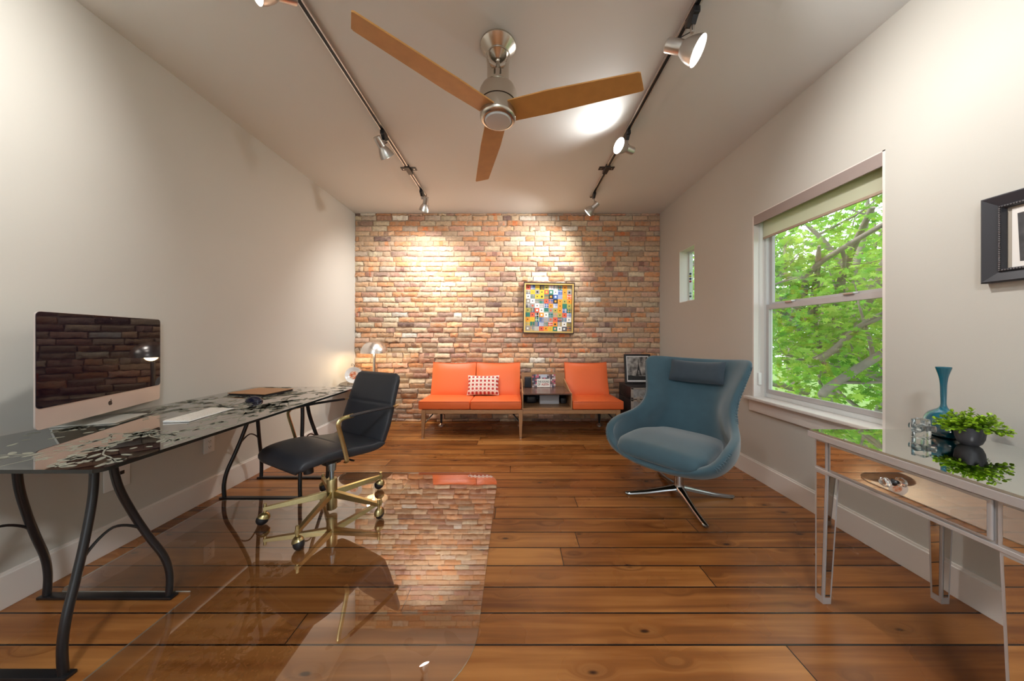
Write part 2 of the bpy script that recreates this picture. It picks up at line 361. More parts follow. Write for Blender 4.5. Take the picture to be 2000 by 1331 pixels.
# brick wall (real bricks standing off a mortar bed, pieces of one wall)
def brickwall():
    m = MB().colours()
    m.mi = 1; m.curcol = (.46,.35,.26)
    nx, nz = 150, 110
    vs = []; fs = []
    for j in range(nz+1):
        for i in range(nx+1):
            x = XL-T+(XR-XL+2*T)*i/nx; z = H*j/nz
            d = noise.noise(Vector((x*9, z*9, 1)))*.004+noise.noise(Vector((x*30, z*30, 5)))*.003
            vs.append((x, YB+.001+d, z))
    for j in range(nz):
        for i in range(nx):
            a = j*(nx+1)+i; fs.append((a, a+1, a+nx+2, a+nx+1))
    m.add(vs, fs)
    m.box(XL-T, YB+.02, 0, XR+T, YB+T, H)
    m.mi = 0
    pal = [((.68,.34,.17),18), ((.70,.44,.26),20), ((.60,.42,.28),14), ((.68,.51,.34),14), ((.58,.32,.22),12), ((.74,.62,.44),8), ((.50,.29,.22),10), ((.42,.28,.22),5), ((.58,.47,.37),10), ((.84,.78,.68),4), ((.24,.15,.13),2), ((.68,.33,.16),7), ((.70,.45,.32),12)]
    cols = [c for c, w in pal for _ in range(w)]
    ch = .0684; z = -.03; row = 0
    rnd = random.Random(3)
    while z < H:
        x = XL-.05-rnd.random()*.2
        rowoff = rnd.uniform(-.003, .003)
        while x < XR:
            L_ = rnd.choice([.205, .2, .21, .195, .2, .205, .1, .205]) + rnd.uniform(-.008, .008)
            hh = .0575+rnd.uniform(-.004, .004)
            x1 = x+L_; gx = .010+rnd.uniform(-.003, .004)
            a, b2 = max(x, XL+.001), min(x1, XR-.001); z0, z1 = max(z+rowoff, .001), min(z+rowoff+hh, H-.001)
            if b2-a > .025 and z1-z0 > .02:
                c = rnd.choice(cols); k = rnd.uniform(.82, 1.12)
                rug = 1.0 if rnd.random() > .3 else 2.0
                lo = max(0, min(1, (1.7-z)/1.2)); lf = max(0, min(1, (.2-x)/1.2))
                pro = .013+rnd.random()*.008+lo*(.4+.6*lf)*rnd.random()**1.5*.024
                tilt = rnd.uniform(-.05, .10)*(1+2*lo*lf)
                n1, n2 = max(3, int((b2-a)/.022)), 4
                ox, oz = rnd.random()*99, rnd.random()*99
                g = []; 
                for jj in range(n2+1):
                    for ii in range(n1+1):
                        u, w = ii/n1, jj/n2
                        px, pz = a+(b2-a)*u, z0+(z1-z0)*w
                        ed = min(u*(b2-a), (1-u)*(b2-a), w*(z1-z0), (1-w)*(z1-z0))
                        nn = noise.noise(Vector((px*28+ox, pz*28+oz, 2)))*.005*rug+noise.noise(Vector((px*80+ox, pz*80+oz, 2)))*.0025*rug
                        py = YB-pro+nn+(w-.5)*tilt*-.12
                        edge = 0
                        if ed < 1e-6:
                            py += .004
                            px += noise.noise(Vector((px*45+ox, pz*45, 3)))*.009*(1 if 0 < u < 1 else .7); pz += noise.noise(Vector((px*34, pz*34+oz, 7)))*.008*rug; py += .003
                        pz = min(max(pz, .0005), H-.0005); px = min(max(px, XL+.0005), XR-.0005)
                        g.append((px, py, pz))
                fc = []
                for jj in range(n2):
                    for ii in range(n1):
                        q = jj*(n1+1)+ii; fc.append((q, q+1, q+n1+2, q+n1+1))
                # skirt back to the mortar
                ring = [ii for ii in range(n1+1)]+[jj*(n1+1)+n1 for jj in range(1, n2+1)]+[n2*(n1+1)+ii for ii in range(n1-1, -1, -1)]+[jj*(n1+1) for jj in range(n2-1, 0, -1)]
                base = len(g)
                for q in ring: g.append((g[q][0], YB+.012, g[q][2]))
                for q in range(len(ring)):
                    r2 = (q+1) % len(ring); fc.append((ring[r2], ring[q], base+q, base+r2))
                # two-tone face: flashed middle on some bricks
                m.curcol = tuple(ci*k for ci in c)
                if rnd.random() < .16:
                    b0 = len(m.v)
                    for p in g: m.v.append(p)
                    c2 = tuple(ci*k*s_ for ci, s_ in zip(c, rnd.choice([(.55,.5,.55), (1.2,1.25,1.25), (1.15,.75,.55)])))
                    for fi, f in enumerate(fc):
                        m.f.append(tuple(b0+i for i in f)); m.m.append(0)
                        ui = (fi % n1)/n1 if fi < n1*n2 else 0
                        m.col_list.append(c2 if (.3 < ui < .62) else m.curcol)
                else: m.add(g, fc)
            x = x1+gx
        z += ch; row += 1
    Mb = attrmat('old_brick', .85, .9, 70, .22, 30, .006, smear=(.62,.46,.33)); Mm = attrmat('lime_mortar', .95, .8, 90, .25, 20, .005)
    o = m.build('wall_back', [Mb, Mm], smooth=True, auto=50); struct(o)
brickwall()

# ------------------------------------------------------------------ windows
def big_window():
    y0, y1, z0, z1 = WIN; xo = XR+T
    m = MB(); e = .004
    xf0, xf1 = XR+.085, XR+.135
    fw = .035
    for a, b_, c, d in ((y0, y0+fw, z0, z1), (y1-fw, y1, z0, z1), (y0+fw, y1-fw, z0, z0+fw), (y0+fw, y1-fw, z1-fw, z1)):
        m.box(xf0, a, c, xf1, b_, d)
    # inner lining of the reveal
    f = struct(m.build('window_1', M_alumw, smooth=False, bevel=.002))
    for nm, za, zb, dx in (('upper_sash', 1.385, z1-fw, .012), ('lower_sash', z0+fw, 1.40, -.016)):
        s_ = MB(); w = .026; xa, xb = xf0+.012+dx, xf0+.036+dx; ya, yb = y0+fw, y1-fw
        for a, b_, c, d in ((ya, ya+w, za, zb), (yb-w, yb, za, zb), (ya+w, yb-w, za, za+.032), (ya+w, yb-w, zb-.04, zb)):
            s_.box(xa, a, c, xb, b_, d)
        sh = s_.build('sash', M_sash, f, smooth=False, bevel=.0015)
        g = MB(); g.box((xa+xb)/2-.002, ya+w, za+.03, (xa+xb)/2+.002, yb-w, zb-.038); g.build('glass_pane', M_glass, f, smooth=False)
        if dx < 0:
            for yy in (1.86, 2.27):
                k = MB(); k.rbox(xa-.012, yy-.03, zb-.002, xb, yy+.03, zb+.012, .004); k.build('sash_lock', M_alum, f)
    # stool and apron
    s_ = MB(); s_.rbox(XR-.045, y0-.045, z0-.024, xf0, y1+.045, z0, .005); s_.build('window_stool', M_trim, f)
    a_ = MB(); a_.rbox(XR-.018, y0-.02, z0-.115, XR+.001, y1+.02, z0-.024, .004); a_.build('apron', M_trim, f)
    l = MB()
    l.box(XR-.0005, y1-.012, z0, xf0, y1+.0005, z1); l.box(XR-.0005, y0-.0005, z0, xf0, y0+.012, z1); l.box(XR-.0005, y0, z1-.006, xf0, y1, z1+.0005)
    l.build('jamb_lining', M_trim, f, smooth=False)
    return f
M_alumw = mat('white_vinyl_frame', (.70,.72,.72), .35)
M_sash = mat('almond_sash', (.50,.48,.48), .35)
big_window()
# roller blind
b = thing('roller_blind', 'cream roller blind pulled part way down inside the big window', 'blind', (XR+.04, 2.065, 2.05))
m = MB(); m.box(-.04, -.4515, -.0, -.028, .4515, .079); m.build('cassette_fascia', mat('taupe_fascia', (.33,.27,.25), .45), b, smooth=False)
m = MB(); m.tube([(.0, -.42, .048), (.0, .42, .048)], .024, 20); m.build('fabric_roll', transl('cream_blind_fabric', (.74,.72,.62)), b)
m = MB(); m.box(.022, -.42, -.105, .0235, .42, .05); m.build('blind_fabric', transl('pale_blind_fabric', (.80,.78,.66)), b, smooth=False)
m = MB(); m.rbox(.017, -.42, -.122, .029, .42, -.103, .004); m.build('hem_bar', mat('tan_hem_bar', (.42,.32,.24), .5), b)
m = MB()
m.tube([(.0, .437, .03), (.0, .437, -.9), (.0, .441, -1.25), (.008, .441, -1.25), (.008, .437, -.9), (.008, .437, .03)], .0015, 6); m.build('pull_chain', M_white, b)
m = MB(); m.rbox(-.012, .425, -1.30, .016, .450, -1.20, .006); m.build('chain_holder', M_white, b)
# small window
y0, y1, z0, z1 = WIN2
m = MB(); fw = .022; xa, xb = XR+.105, XR+.145
for a, b_, c, d in ((y0, y0+fw, z0, z1), (y1-fw, y1, z0, z1), (y0+fw, y1-fw, z0, z0+fw), (y0+fw, y1-fw, z1-fw, z1)): m.box(xa, a, c, xb, b_, d)
f = struct(m.build('window_2', M_alumw, smooth=False, bevel=.002))
m = MB(); m.box(xa+.018, y0+fw, z0+fw, xa+.022, y1-fw, z1-fw); m.build('glass_pane', M_glass, f, smooth=False)
m = MB(); m.box(XR-.0005, y1-.004, z0, xa, y1+.0005, z1); m.box(XR-.0005, y0-.0005, z0, xa, y0+.004, z1); m.box(XR-.0005, y0, z0-.0005, xa, y1, z0+.004); m.box(XR-.0005, y0, z1-.004, xa, y1, z1+.0005); m.build('jamb_lining', M_trim, f, smooth=False)
# rear window added behind the camera to let in fill daylight
x0, x1, z0, z1 = WFILL
m = MB(); fw = .05
for a, b_, c, d in ((x0, x0+fw, z0, z1), (x1-fw, x1, z0, z1), (x0, x1, z0, z0+fw), (x0, x1, z1-fw, z1), (-.12, -.08, z0, z1)): m.box(a, YF-.12, c, b_, YF-.07, d)
f = struct(m.build('fill_window', M_alumw, smooth=False))
m = MB(); m.box(x0+fw, YF-.1, z0+fw, x1-fw, YF-.095, z1-fw); m.build('glass_pane', M_glass, f, smooth=False)

# galileo thermometer on the small sill
g = thing('galileo_thermometer', 'glass tube thermometer with coloured floats on the sill of the small window', 'thermometer', (XR+.05, 3.50, 1.5455))
m = MB(); m.lathe([(.001,0),(.03,0),(.03,.012),(.022,.016),(.001,.016)], 20); m.build('base', M_white, g)
m = MB(); m.lathe([(.001,.0161),(.021,.0161),(.021,.33),(.012,.36),(.001,.375)], 20); m.build('glass_tube', glassmat('thermometer_glass', (.95,.98,.97), .05), g)
for (zz, c, nm) in ((.055,(.03,.05,.10),'a'),(.09,(.25,.4,.45),'b'),(.225,(.45,.04,.10),'c'),(.255,(.02,.03,.20),'d'),(.285,(.55,.45,.06),'e'),(.312,(.02,.05,.22),'f')):
    m = MB(); m.ball((0,0,zz), .0125, 12); m.build('float', mat('float_liquid_'+nm, c, .1), g)

# ------------------------------------------------------------------ wall outlets (left wall)
def outlet(y, z, w, h, label, ports):
    o = thing('wall_plate', label, 'outlet', (XL, y, z))
    m = MB(); m.rbox(0, -w/2, -h/2, .006, w/2, h/2, .002, 2); m.build('cover_plate', M_white, o)
    if ports == 'duplex':
        for zz in (.02, -.02):
            m = MB(); m.rbox(.005, -.016, zz-.014, .0085, .016, zz+.014, .004); s_ = m.build('socket', M_white, o)
            m = MB(); m.box(.0084, -.008, zz-.003, .0088, -.0055, zz+.007); m.box(.0084, .0055, zz-.003, .0088, .008, zz+.007); m.box(.0084, -.002, zz-.010, .0088, .002, zz-.006); m.build('slot', M_blackpl, s_, smooth=False)
    else:
        for yy in (-.0165, .0165):
            m = MB(); m.rbox(.005, yy-.012, .010, .0085, yy+.012, .030, .002); m.build('port', M_blackpl, o)
        m = MB(); m.cyl((0,0), .004, 0, .002, 12, M=Matrix.Translation((.006,0,-.03)) @ Matrix.Rotation(PI/2, 4, 'Y')); m.build('screw', M_alum, o)
outlet(1.665, .38, .11, .118, 'wide white wall plate with two dark ports, below the near end of the desk', 'data')
outlet(2.165, .385, .075, .118, 'white double power socket on the left wall below the middle of the desk', 'duplex')

# ------------------------------------------------------------------ track lights
def track(x, y0, y1, label):
    t = thing('light_track', label, 'track light rail', (x, 0, H))
    m = MB(); m.box(-.017, y0, -.022, .017, y1, 0); m.build('rail', M_chromeish, t, smooth=False, bevel=.001)
    m = MB(); m.box(-.009, y0+.002, -.0235, .009, y1-.001, -.0215); m.build('conductor_slot', M_black, t, smooth=False)
    m = MB(); m.rbox(-.018, y1-.002, -.024, .018, y1+.02, 0, .003); m.build('end_cap', M_black, t)
    return t
M_chromeish = mat('track_aluminium', (.75,.74,.72), .25, 1)
def joiner(t, y):
    m = MB(); m.box(-.075, y-.028, -.006, .075, y+.028, 0); m.box(-.022, y-.075, -.030, .022, y+.06, -.0005)
    j = m.build('joiner_bracket', M_black, t, smooth=False, bevel=.002)
    for xx in (-.052, .052):
        m = MB(); m.cyl((xx, y), .006, -.008, -.0055, 12); m.build('screw', M_chrome, j)
tl = track(-1.052, -1.6, 3.56, 'left ceiling track rail holding three silver spotlights'); joiner(tl, 3.03)
tr = track(.892, -1.6, 3.60, 'right ceiling track rail holding three silver spotlights'); joiner(tr, 3.02)
def head(x, y, aim, label, power, size=110, lit=True, dz=.16, sc_=1., off=(0,0,0), bulbc=(1,.965,.92)):
    """aim: unit vector of the beam; the head hangs from an adapter under the rail"""
    h = thing('track_spotlight', label, 'spotlight', (x, y, H-.0245), group='silver spotlights on the ceiling tracks')
    m = MB(); m.rbox(-.016, -.045, -.035, .016, .045, 0, .005); m.loft([[(a*.014, b_*.03, -.035) for a, b_ in ((-1,-1),(1,-1),(1,1),(-1,1))], [(a*.011, b_*.012, -.062) for a, b_ in ((-1,-1),(1,-1),(1,1),(-1,1))]]); m.build('adapter', M_black, h)
    pv = Vector((0, 0, -.085)); d = Vector(aim).normalized()
    # yoke
    m = MB(); m.rbox(-.008, -.010, -.098, .008, .010, -.058, .003); m.build('yoke', M_alum, h)
    side = d.cross(Vector((0,0,1))); 
    if side.length < .1: side = Vector((1,0,0))
    side.normalize()
    perp = side.cross(d).normalized()
    if perp.z > 0: perp = -perp
    c0 = pv+perp*.042*1.0+Vector(off)
    q = Vector((0,0,1)).rotation_difference(d).to_matrix().to_4x4()
    Mx = Matrix.Translation(c0) @ q @ Matrix.Scale(sc_, 4)
    m = MB(); m.lathe([(.001,-.065),(.026,-.065),(.029,-.061),(.029,.012),(.0285,.014)], 28, M=Mx)
    m.build('lamp_holder', M_alum, h)
    m = MB(); m.lathe([(.0285,.010),(.034,.018),(.044,.035),(.053,.058),(.058,.078),(.0595,.086),(.0575,.086),(.050,.060),(.040,.035),(.028,.015)], 32, M=Mx); m.build('reflector_shade', M_alum, h)
    m = MB(); m.lathe([(.001,.092),(.030,.090),(.052,.083),(.0555,.078),(.045,.058),(.025,.03),(.001,.025)], 28, M=Mx); m.build('bulb', M_bulb, h)
    loop = [pv+Vector((0,0,.02))]+[pv+side*(.02*math.sin(a))+Vector((0,0,.005))*math.cos(a)+side*.014 for a in (0,1,2,3,4,5)]
    m = MB(); m.tube(smoothpath(loop+[c0-d*.055+Vector((0,0,.012))], 4), .0022, 6); m.build('wire', M_black, h)
    if power:
        l = bpy.data.lights.new('spotlight_beam', 'SPOT'); l.energy = power; l.color = bulbc; l.spot_size = R(size); l.spot_blend = .9; l.shadow_soft_size = .045
        o = bpy.data.objects.new('spotlight_beam', l); C.objects.link(o); o.parent = h
        o.matrix_local = Matrix.Translation(c0+d*.105*sc_) @ Vector((0,0,-1)).rotation_difference(d).to_matrix().to_4x4()
G_ = 1.0
head(-1.052, 1.335, (-.50,-.55,-.35), 'glowing spotlight on the left rail cut by the top edge of the photo', 95, 150)
head(-1.052, 2.46, (.35,.75,-.75), 'left rail spotlight near the fan, pointing down towards the brick wall', 75, 110)
head(-1.052, 3.45, (-.30,.50,-.85), 'spotlight at the far end of the left rail, lighting the bricks', 95, 135, off=(.03,0,-.035))
head(.892, 1.55, (.60,-.35,-.48), 'large looking spotlight with lit white face at the top of the right rail', 60, 150, sc_=1.12, off=(-.035,0,-.04))
head(.892, 2.46, (-.88,-.42,.02), 'right rail spotlight with its lit face turned left to the fan', 14, 165)
head(.892, 3.50, (-.72,.38,-.62), 'spotlight at the far end of the right rail, tilted left', 95, 135, off=(-.03,0,-.045))

cl = thing('added_fill_light', 'round frosted fill light added on the ceiling out of view, near the added rear window', 'fill light', (-.1, -1.1, H))  # invented fixture behind the camera, added for soft frontal fill
m = MB(); m.lathe([(.001,0),(.21,0),(.21,-.03),(.001,-.03)], 40); m.build('rim', M_alum, cl)
m = MB(); m.lathe([(.20,-.0301),(.19,-.06),(.14,-.085),(.07,-.097),(.001,-.10)], 40); m.build('diffuser', emat('fill_diffuser', (.96,.98,1), 122), cl)

# ------------------------------------------------------------------ ceiling fan
fan = thing('ceiling_fan', 'brushed nickel ceiling fan with three light wood blades', 'ceiling fan', (-.1, 1.75, H))
m = MB(); m.lathe([(.001,0),(.102,0),(.101,-.008),(.088,-.022),(.062,-.045),(.036,-.068),(.022,-.082),(.001,-.083)], 40); m.build('canopy', M_nickel, fan)
m = MB(); m.ball((0,0,-.083), .018); m.cyl((0,0), .0125, -.30, -.083, 20); m.cyl((0,0), .02, -.17, -.14, 20); m.build('downrod', M_nickel, fan)
# cutaway neck: open scoop towards the front
m = MB(); seg = 72; nz_ = 34; g = []
for i in range(nz_+1):
    z = -.222+(.222-.058)*i/nz_
    r_ = .060+.007*max(0, (z+.11)/.05)
    for j in range(seg):
        a = -PI/2+2*PI*j/seg; g.append((r_*math.cos(a), r_*math.sin(a), z))
fs = []
for i in range(nz_):
    z = -.222+(.222-.058)*(i+.5)/nz_
    for j in range(seg):
        dd = abs(((2*PI*(j+.5)/seg+PI) % (2*PI))-PI)
        t = (z+.175)/(.110)
        if 0 < t < 1.02 and dd < R(24+44*min(1, t)**.6): continue
        if -.208 < z <= -.175 and (R(8) < dd < R(22)): continue
        fs.append((i*seg+j, i*seg+(j+1) % seg, (i+1)*seg+(j+1) % seg, (i+1)*seg+j))
m.add(g, fs); m.build('neck', M_nickel, fan, solid=.0035)
m = MB(); m.lathe([(.001,-.225),(.058,-.225),(.078,-.232),(.095,-.248),(.104,-.268),(.106,-.29),(.106,-.335),(.001,-.335)], 48); m.build('motor_housing', M_nickel, fan)
m = MB(); m.lathe([(.001,-.338),(.102,-.338),(.102,-.405),(.100,-.415),(.092,-.424),(.080,-.427),(.078,-.418),(.001,-.418)], 48); m.build('blade_hub', M_nickel, fan)
m = MB(); m.lathe([(.001,-.419),(.077,-.419),(.077,-.426),(.070,-.434),(.040,-.440),(.001,-.4415)], 40); m.build('light_lens', M_frostlens, fan)
for k, ang in enumerate((103, 223, -17)):
    m = MB(); Mx = Matrix.Rotation(R(ang), 4, 'Z') @ Matrix.Translation((0,0,-.385)) @ Matrix.Rotation(R(-11), 4, 'X')
    poly = [(.075,-.066),(.30,-.070),(.74,-.052),(.752,-.046),(.775,.046),(.768,.052),(.30,.066),(.075,.064)]
    m.prism(poly, -.004, .004, Mx); m.build('blade', M_blade, fan, smooth=False, bevel=.001)

# ------------------------------------------------------------------ desk
DX0, DX1, DY0, DY1, DZ = -2.145, -1.30, .958, 2.535, .73
desk = thing('writing_desk', 'long smoked glass desk with pale blossom pattern and curved black metal legs', 'desk', (-1.72, 1.75, 0))
def L2(x, y): return (x+1.72, y-1.75)
m = MB(); poly = []
for cx, cy, a0 in ((DX1-.03, DY1-.03, 0), (DX0+.03, DY1-.03, 90), (DX0+.03, DY0+.03, 180), (DX1-.03, DY0+.03, 270)):
    for k in range(7):
        a = R(a0+15*k); poly.append(L2(cx+.03*math.cos(a), cy+.03*math.sin(a)))
n = len(poly)
m.add([(x, y, DZ) for x, y in poly], [tuple(range(n))]); m.add([(x, y, DZ-.012) for x, y in poly], [tuple(range(n))])
m.mi = 2
for k in range(n):
    (xa, ya), (xb, yb) = poly[k], poly[(k+1) % n]; m.add([(xa, ya, DZ), (xb, yb, DZ), (xb, yb, DZ-.012), (xa, ya, DZ-.012)], [(0,1,2,3)])
m.mi = 1; rnd = random.Random(11); zp = DZ+.0006
def blob(cx, cy, rx, ry, rot, n=12, wob=.15):
    pts = []
    for k in range(n):
        a = 2*PI*k/n; q = 1+rnd.uniform(-wob, wob); x = rx*q*math.cos(a); y = ry*q*math.sin(a)
        pts.append((cx+x*math.cos(rot)-y*math.sin(rot), cy+x*math.sin(rot)+y*math.cos(rot)))
    return pts
def inside(x, y, e=.02): return DX0+e < x < DX1-e and DY0+e < y < DY1-e
def put(pts):
    if all(inside(x, y, .008) for x, y in pts): m.add([(*L2(x, y), zp) for x, y in pts], [tuple(range(len(pts)))]); m.add([(*L2(x, y), DZ-.0126) for x, y in pts], [tuple(range(len(pts)))])
def strip(P, w0, w1):
    for i in range(len(P)-1):
        a, b_ = Vector(P[i]), Vector(P[i+1]); t = (b_-a); 
        if t.length < 1e-6: continue
        t.normalize(); nn = Vector((-t.y, t.x)); u = w0+(w1-w0)*i/len(P); v = w0+(w1-w0)*(i+1)/len(P)
        put([tuple(a+nn*u), tuple(a-nn*u), tuple(b_-nn*v), tuple(b_+nn*v)])
def flower(cx, cy, r):
    ph = rnd.random()*6
    for k in range(5):
        a = ph+k*2*PI/5; put(blob(cx+math.cos(a)*r*.62, cy+math.sin(a)*r*.62, r*.5, r*.34, a, 9, .1))
def branch(x, y, a, L_, depth=0):
    P = [(x, y)]; st = .03; nst = int(L_/st)
    for k in range(nst):
        a += rnd.uniform(-.22, .22); x += st*math.cos(a); y += st*math.sin(a); P.append((x, y))
        if rnd.random() < .30: flower(x+rnd.uniform(-.04, .04), y+rnd.uniform(-.04, .04), rnd.uniform(.016, .034))
        if rnd.random() < .32:
            b_ = a+rnd.choice([-1, 1])*rnd.uniform(.5, 1.1); put(blob(x+.03*math.cos(b_), y+.03*math.sin(b_), .022, .009, b_, 10, .08))
        if depth < 2 and rnd.random() < .13: branch(x, y, a+rnd.choice([-1, 1])*rnd.uniform(.5, .9), L_*.5, depth+1)
    strip(P, .005/(depth+1), .0015)
for k in range(15): branch(rnd.uniform(DX0, DX1), rnd.uniform(DY0, DY1), rnd.uniform(0, 6.28), rnd.uniform(.5, .9))
for k in range(130): put(blob(rnd.uniform(DX0, DX1), rnd.uniform(DY0, DY1), rnd.uniform(.008, .022), rnd.uniform(.006, .010), rnd.uniform(0, 6), 10))
for k in range(9):
    cx, cy, r_ = rnd.uniform(DX0+.1, DX1-.1), rnd.uniform(DY0+.1, DY1-.1), rnd.uniform(.03, .06)
    strip([(cx+r_*(1-t*.07)*math.cos(t*.45), cy+r_*(1-t*.07)*math.sin(t*.45)) for t in range(13)], .0022, .0018)
m.build('glass_top', [M_desk, M_frost, M_edge], desk, smooth=False)
for yc in (1.19, 2.325):
    for (xf, xt) in ((-1.52, -1.60), (-2.055, -1.97)):
        for sg in (-1, 1):
            yf = yc+sg*.157
            P = [(xf, yf, 0.012), (xf, yf+sg*.003, .10), (xf+(xt-xf)*.10, yf-sg*.012, .19), (xf+(xt-xf)*.35, yf-sg*.05, .30), (xf+(xt-xf)*.6, yf-sg*.088, .42), (xf+(xt-xf)*.85, yf-sg*.122, .56), (xt, yc+sg*.022, .716)]
            P = [(*L2(a, b_), c) for a, b_, c in P]
            m = MB(); m.tube(smoothpath(P, 6), .0125, 12); m.build('leg', M_black, desk)
        m = MB(); P = [(xf+(xt-xf)*.4, yc-.10, .30), (xf+(xt-xf)*.45, yc-.075, .36), (xf+(xt-xf)*.5, yc, .405), (xf+(xt-xf)*.45, yc+.075, .36), (xf+(xt-xf)*.4, yc+.10, .30)]
        m.tube(smoothpath([(*L2(a, b_), c) for a, b_, c in P], 6), .005, 8); m.build('arch_rod', M_black, desk)
    for sg in (-1, 1):
        m = MB(); y = yc+sg*.157; a, b_ = L2(-2.08, y-.016), L2(-1.495, y+.016); m.rbox(a[0], a[1], 0.0005, b_[0], b_[1], .012, .002, 2); m.build('foot_bar', M_black, desk)
    m = MB(); a, b_ = L2(-2.02, yc-.022), L2(-1.55, yc+.022); m.rbox(a[0], a[1], .708, b_[0], b_[1], .7178, .002, 2); m.build('top_bar', M_black, desk)

# ------------------------------------------------------------------ glass chair mat
m = MB()
def arc(cx, cy, r, a0, a1, n=10): return [(cx+r*math.cos(R(a0+(a1-a0)*k/n)), cy+r*math.sin(R(a0+(a1-a0)*k/n))) for k in range(n+1)]
mx0, mx1, my0, my1, lx, ly0, ly1 = -1.435, -.145, .93, 2.57, -2.05, 1.375, 2.140
rr = .26
poly = arc(mx1-rr, my0+rr, rr, -90, 0, 14)+arc(mx1-rr*.75, my1-rr*.75, rr*.75, 0, 90, 14)+[(mx0+.02, my1), (mx0, my1-.02)]+[(mx0, ly1+.02), (mx0-.02, ly1)]+[(lx+.02, ly1), (lx, ly1-.02)]+[(lx, ly0+.02), (lx+.02, ly0)]+[(mx0-.02, ly0), (mx0, ly0-.02)]+[(mx0, my0+.02), (mx0+.02, my0)]
ox, oy = -.8, 1.75
pl = [(x-ox, y-oy) for x, y in poly]; n = len(pl)
MT = .0062
m.add([(x, y, MT) for x, y in pl], [tuple(range(n))])
m.mi = 1
for k in range(n):
    (xa, ya), (xb, yb) = pl[k], pl[(k+1) % n]; m.add([(xa, ya, MT), (xb, yb, MT), (xb, yb, .0008), (xa, ya, .0008)], [(0,1,2,3)])
o = m.build('chair_mat', [M_mat, mat('polished_glass_edge', (.55,.58,.52), .2, trans=.3)], smooth=False)
o.location = (ox, oy, 0); tag(o, 'clear glass chair mat with rounded corners on the floor below the office chair', 'chair mat')

# ------------------------------------------------------------------ office chair
och = thing('office_chair', 'low-backed black leather office chair with brass arms and five-wheeled brass base', 'office chair', (-1.215, 2.025, MT), R(-28))
Z0 = MT
def seat_t(u):
    t = interp([(0,.006),(.03,.022),(.10,.034),(.5,.040),(.9,.036),(.97,.028),(1,.010)], u)
    return t*(1-.16*math.exp(-((u-.52)/.012)**2))
m = MB(); pad_loft(m, [(-.305,.385),(-.295,.415),(-.25,.435),(-.12,.438),(.02,.415),(.14,.400),(.23,.405)], lambda u: interp([(0,.19),(.06,.235),(.2,.25),(1,.235)], u), seat_t, n=60, p=.45, k=36)
m.build('seat', M_leather, och, auto=60)
def back_t(u):
    t = interp([(0,.010),(.03,.022),(.1,.030),(.85,.030),(.96,.022),(1,.008)], u)
    return t*(1-.28*math.exp(-((u-.56)/.014)**2))
m = MB(); pad_loft(m, [(.205,.385),(.225,.43),(.250,.52),(.285,.63),(.325,.75),(.365,.865)], lambda u: interp([(0,.20),(.08,.235),(.3,.25),(.9,.235),(.96,.225),(1,.20)], u), back_t, n=60, p=.45, k=36)
m.build('backrest', M_leather, och, auto=60)
for sx in (-1, 1):
    P = [(sx*.235,-.055,.375),(sx*.262,-.062,.385),(sx*.270,-.075,.43),(sx*.272,-.100,.53),(sx*.273,-.122,.615),(sx*.273,-.118,.640),(sx*.273,-.095,.655),(sx*.273,-.03,.658)]
    m = MB(); m.tube(smoothpath(P, 5), .0125, 10, flat=(.45, 1)); arm = m.build('armrest', M_brass, och)
    m = MB(); m.tube(smoothpath([(sx*.273,-.055,.659),(sx*.272,.10,.658),(sx*.268,.26,.652)], 6), .0155, 12, flat=(.55, 1)); m.build('armrest_sleeve', M_leather, arm)
    m = MB(); m.tube(smoothpath([(sx*.268,.24,.652),(sx*.262,.300,.651),(sx*.250,.322,.650),(sx*.225,.320,.650)], 5), .011, 10, flat=(.45, 1)); m.build('armrest_end', M_brass, arm)
m = MB(); m.rbox(-.10,-.09,.335,.10,.12,.372,.012); m.rbox(-.035,-.05,.30,.035,.05,.34,.01); m.build('tilt_mechanism', M_blackpl, och)
m = MB(); m.cyl((-.02,-.13), .028, .285, .355, 20, .024); m.build('tension_knob', M_blackpl, och)
m = MB(); m.tube([(.05,.02,.345),(.19,.03,.345)], .006, 8); m.build('height_lever', M_blackpl, och)
bo = Matrix.Rotation(R(28), 3, 'Z') @ Vector((.022, -.030, 0))
m = MB(); m.cyl((bo.x,bo.y), .0135, .20, .34, 20); m.cyl((bo.x,bo.y), .024, .27, .34, 20, .03); m.build('gas_lift', mat('blue_grey_chrome', (.35,.42,.47), .2, 1), och)
m = MB(); m.lathe([(.001,.022),(.029,.022),(.031,.026),(.031,.212),(.028,.217),(.001,.217)], 28, M=Matrix.Translation(bo)); m.build('centre_column', M_brass, och)
